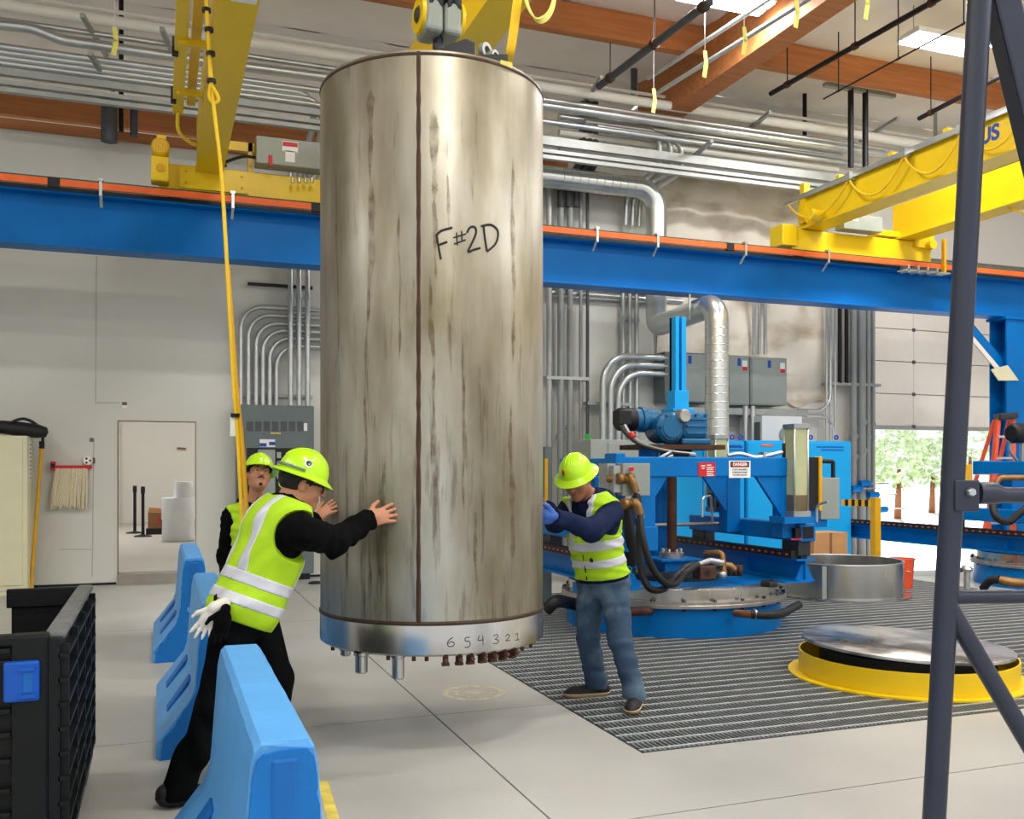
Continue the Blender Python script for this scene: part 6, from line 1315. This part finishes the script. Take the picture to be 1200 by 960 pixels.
# ---- second worker, standing further back, looking up
W2 = person(dict(label='worker in lime vest standing behind the leaning worker and looking up', loc=Vector((*PD(300, 780, 6.95).xy, 0)), seed=21, h=.007,
    mat=dict(skin='skin', shirt='black_cloth', trousers='black_trouser'), face=CAMW(.35, -.9, 0), look=CAMW(.44, -.84, .30), headup=CAMW(0, .3, 1), tilt=-.10, beard=True, hood=True,
    J=dict(pelvis=PD(300, 690, 6.98), neck=PD(299, 588, 6.95), head=PD(303, 558, 6.90), shR=PD(271, 605, 6.92), shL=PD(327, 606, 7.05), elR=PD(264, 652, 6.95), wrR=PD(268, 692, 6.85), elL=PD(335, 652, 7.1), wrL=PD(328, 692, 7.0),
           hipR=PD(288, 695, 6.97), knR=PD(287, 742, 6.95), anR=PD(286, 782, 6.98), hipL=PD(313, 695, 7.0), knL=PD(315, 742, 6.98), anL=PD(316, 781, 7.02)),
    handR=(CAMW(.05, -.2, -1), CAMW(1, .1, 0), CAMW(0, -1, 0), 1.0, .3, .1), handL=(CAMW(-.05, -.2, -1), CAMW(-1, .1, 0), CAMW(0, -1, 0), 1.0, .3, .1), toeR=CAMW(-.1, -1, 0), toeL=CAMW(.4, -1, 0), bands=((.36, .46), (.10, .20)), vdepth=.45, open=True))
# ---- third worker, right of the vessel, head bowed
W3 = person(dict(label='worker in navy hoodie, lime vest and jeans steadying the vessel from the right', loc=Vector((*PD(716, 815, 6.1).xy, 0)), seed=31,
    mat=dict(skin='skin_dark', shirt='navy_cloth', trousers='denim'), face=CAMW(-.5, -.85, 0), look=CAMW(-.42, -.78, -.50), headup=CAMW(-.25, -.35, 1), tilt=-.02, hood=True, bulk=1.02,
    J=dict(pelvis=PD(707, 678, 6.12), neck=PD(692, 583, 6.07), head=PD(677, 562, 5.99), shL=PD(716, 602, 5.95), shR=PD(667, 598, 6.2), elL=PD(694, 622, 5.68), wrL=PD(651, 606, 5.50), elR=PD(651, 612, 6.05), wrR=PD(641, 597, 5.80),
           hipR=PD(693, 688, 6.18), knR=PD(689, 748, 6.17), anR=PD(699, 803, 6.27), hipL=PD(720, 688, 6.06), knL=PD(727, 752, 5.98), anL=PD(744, 815, 5.98)),
    handL=(CAMW(-.9, -.05, .05), CAMW(-.1, -.4, 0), ZU, 1.0, .25, .1), handR=(CAMW(-.4, -.8, 0), CAMW(-.9, .2, 0), ZU, 1.0, .2, .1), toeR=CAMW(-.97, -.2, 0), toeL=CAMW(-.25, -.95, 0), bands=((.40, .51), (.19, .29)), vdepth=.42, hem=.05, vhem=.04, waist=.0, sleeve=.022))
# ---- small things the workers wear
o1 = W1; Qh = o1['Q']; hp = o1['hp']
g = o1['root']
gl = MB().tube([hp(.052, .098, .016), hp(.074, .07, .018), hp(.079, .0, .018)], .004, 8)
MB().tube([hp(.052, .098, .016), hp(.074, .07, .018), hp(.081, .0, .016)], .0045, 8).build('glasses_temple', 'black_steel', g)
MB().tube([hp(-.052, .098, .016), hp(-.074, .07, .018), hp(-.081, .0, .016)], .0045, 8).build('glasses_temple', 'black_steel', g)
for s in (-1, 1): MB().lathe(hp(.031 * s, .106, .010), [(.020, -.003), (.025, -.003), (.025, .003), (.020, .003)], 18, axis=o1['fw'] + o1['rt'] * s * .25, close=True).build('glasses_rim', 'black_steel', g)
MB().cyl(hp(-.008, .112, .014), hp(.008, .112, .014), .003, 6).build('glasses_bridge', 'black_steel', g)
MB().tube([Qh(.1165 * math.cos(t), .139 * math.sin(t), .016) for t in np.linspace(math.pi * 1.1, math.pi * 1.95, 20)], .006, 8).build('hat_strap', 'hat_band', o1['hat'])
MB().lathe(hp(.0, -.075, -.01), [(.02, -.01), (.028, -.01), (.028, .012), (.02, .012)], 14, axis=o1['fw'] * -1 + o1['rt'] * .6, close=True).build('ratchet_knob', 'lime_hat', o1['hat'])
def decal(O, ang, elev, shapes, par):
    # flat patches on the hat shell; ang from the wearer's right, elev up the dome
    for (dx, dy, r, m, sq, nm) in shapes:
        t = elev; c_ = math.cos(t) ** .85; a = ang
        Pn = lambda a_, t_: O['Q'](math.cos(a_) * .1150 * math.cos(t_) ** .85, math.sin(a_) * .1365 * math.cos(t_) ** .85 + .002, math.sin(t_) * .1235 + .004)
        n = 16; V = [Pn(a + (dx + r * math.cos(k * 2 * math.pi / n)) / .125, t + (dy + sq * r * math.sin(k * 2 * math.pi / n)) / .12) for k in range(n)]
        cen = sum(V, Vector()) / n; nv = (cen - O['ho']).normalized(); V = [v + nv * (.0012 + .0006 * shapes.index((dx, dy, r, m, sq, nm))) for v in V]
        g = MB(); g.add(V, [tuple(range(n))], True); g.build(nm, m, par)
decal(o1, -.15, .42, [(0, 0, .021, 'white', 1.0, 'sticker'), (.002, .002, .015, 'ink', .95, 'sticker_print'), (.009, .008, .008, 'teal_patch', .7, 'sticker_print'), (-.022, .012, .009, 'white', .5, 'sticker_print'), (.004, -.004, .005, 'white', .6, 'sticker_print')], o1['hat'])
decal(o1, -2.2, .75, [(0, 0, .02, 'orange', .7, 'sticker')], o1['hat'])
decal(W3, 1.25, .42, [(0, 0, .016, 'ink', 1.25, 'sticker'), (0, .001, .0135, 'red', 1.2, 'sticker_print'), (0, -.009, .007, 'white', .35, 'sticker_print'), (-.006, .017, .005, 'red', 1.5, 'sticker_print'), (.006, .018, .005, 'red', 1.5, 'sticker_print')], W3['hat'])
# gloves in the back pocket of the leaning worker
q0 = PD(262, 716, 4.20)
t = thing('work_gloves', 'pair of white and black work gloves hanging from the leaning worker\'s back pocket', 'gloves', q0 - Vector((0, 0, .2)))
a, b = bounds([q0, PD(225, 715, 4.1), PD(240, 765, 4.1)], .12)
gh = hand(PD(250, 713, 4.14), CAMW(-.42, -.1, -.9), CAMW(.1, -1, 0), CAMW(-.9, 0, .5), .88, .12, .3); skinmesh('glove', U(gh + [cap(PD(263, 707, 4.17), PD(250, 713, 4.14), .026, .026)], .008), a, b, .005, 'glove_white', t, 1)
a, b = bounds([PD(262, 725, 4.2), PD(252, 755, 4.15)], .14)
gh = hand(PD(264, 716, 4.13), CAMW(-.22, -.1, -1), CAMW(.1, -1, 0), CAMW(-1, 0, .1), .9, .25, .1); skinmesh('glove', U(gh, .008), a, b, .005, 'black_cloth', t, 1)
# blue glove and vest details of the right worker
J3 = W3['J']; w_ = J3['wrL']; a, b = bounds([w_], .22)
skinmesh('glove', grow(U(hand(w_, CAMW(-.9, -.05, .05), CAMW(-.1, -.4, 0), ZU, 1.0, .25, .1), .008), .004), a, b, .005, 'glove_blue', W3['root'], 1)
at3 = W3['at']; MB().tube([at3(.42 - .36 * k / 8, .155 - .0 * k) for k in range(9)], .004, 6).build('vest_zip', 'black_cloth', W3['vo'])
q = PD(696, 648, 5.95); tk = MB().lathe(at3(.30, .152, -.06), [(0, .006), (.012, .005), (.016, 0)], 14, axis=W3['f']).build('vest_badge', 'ink', W3['vo'])
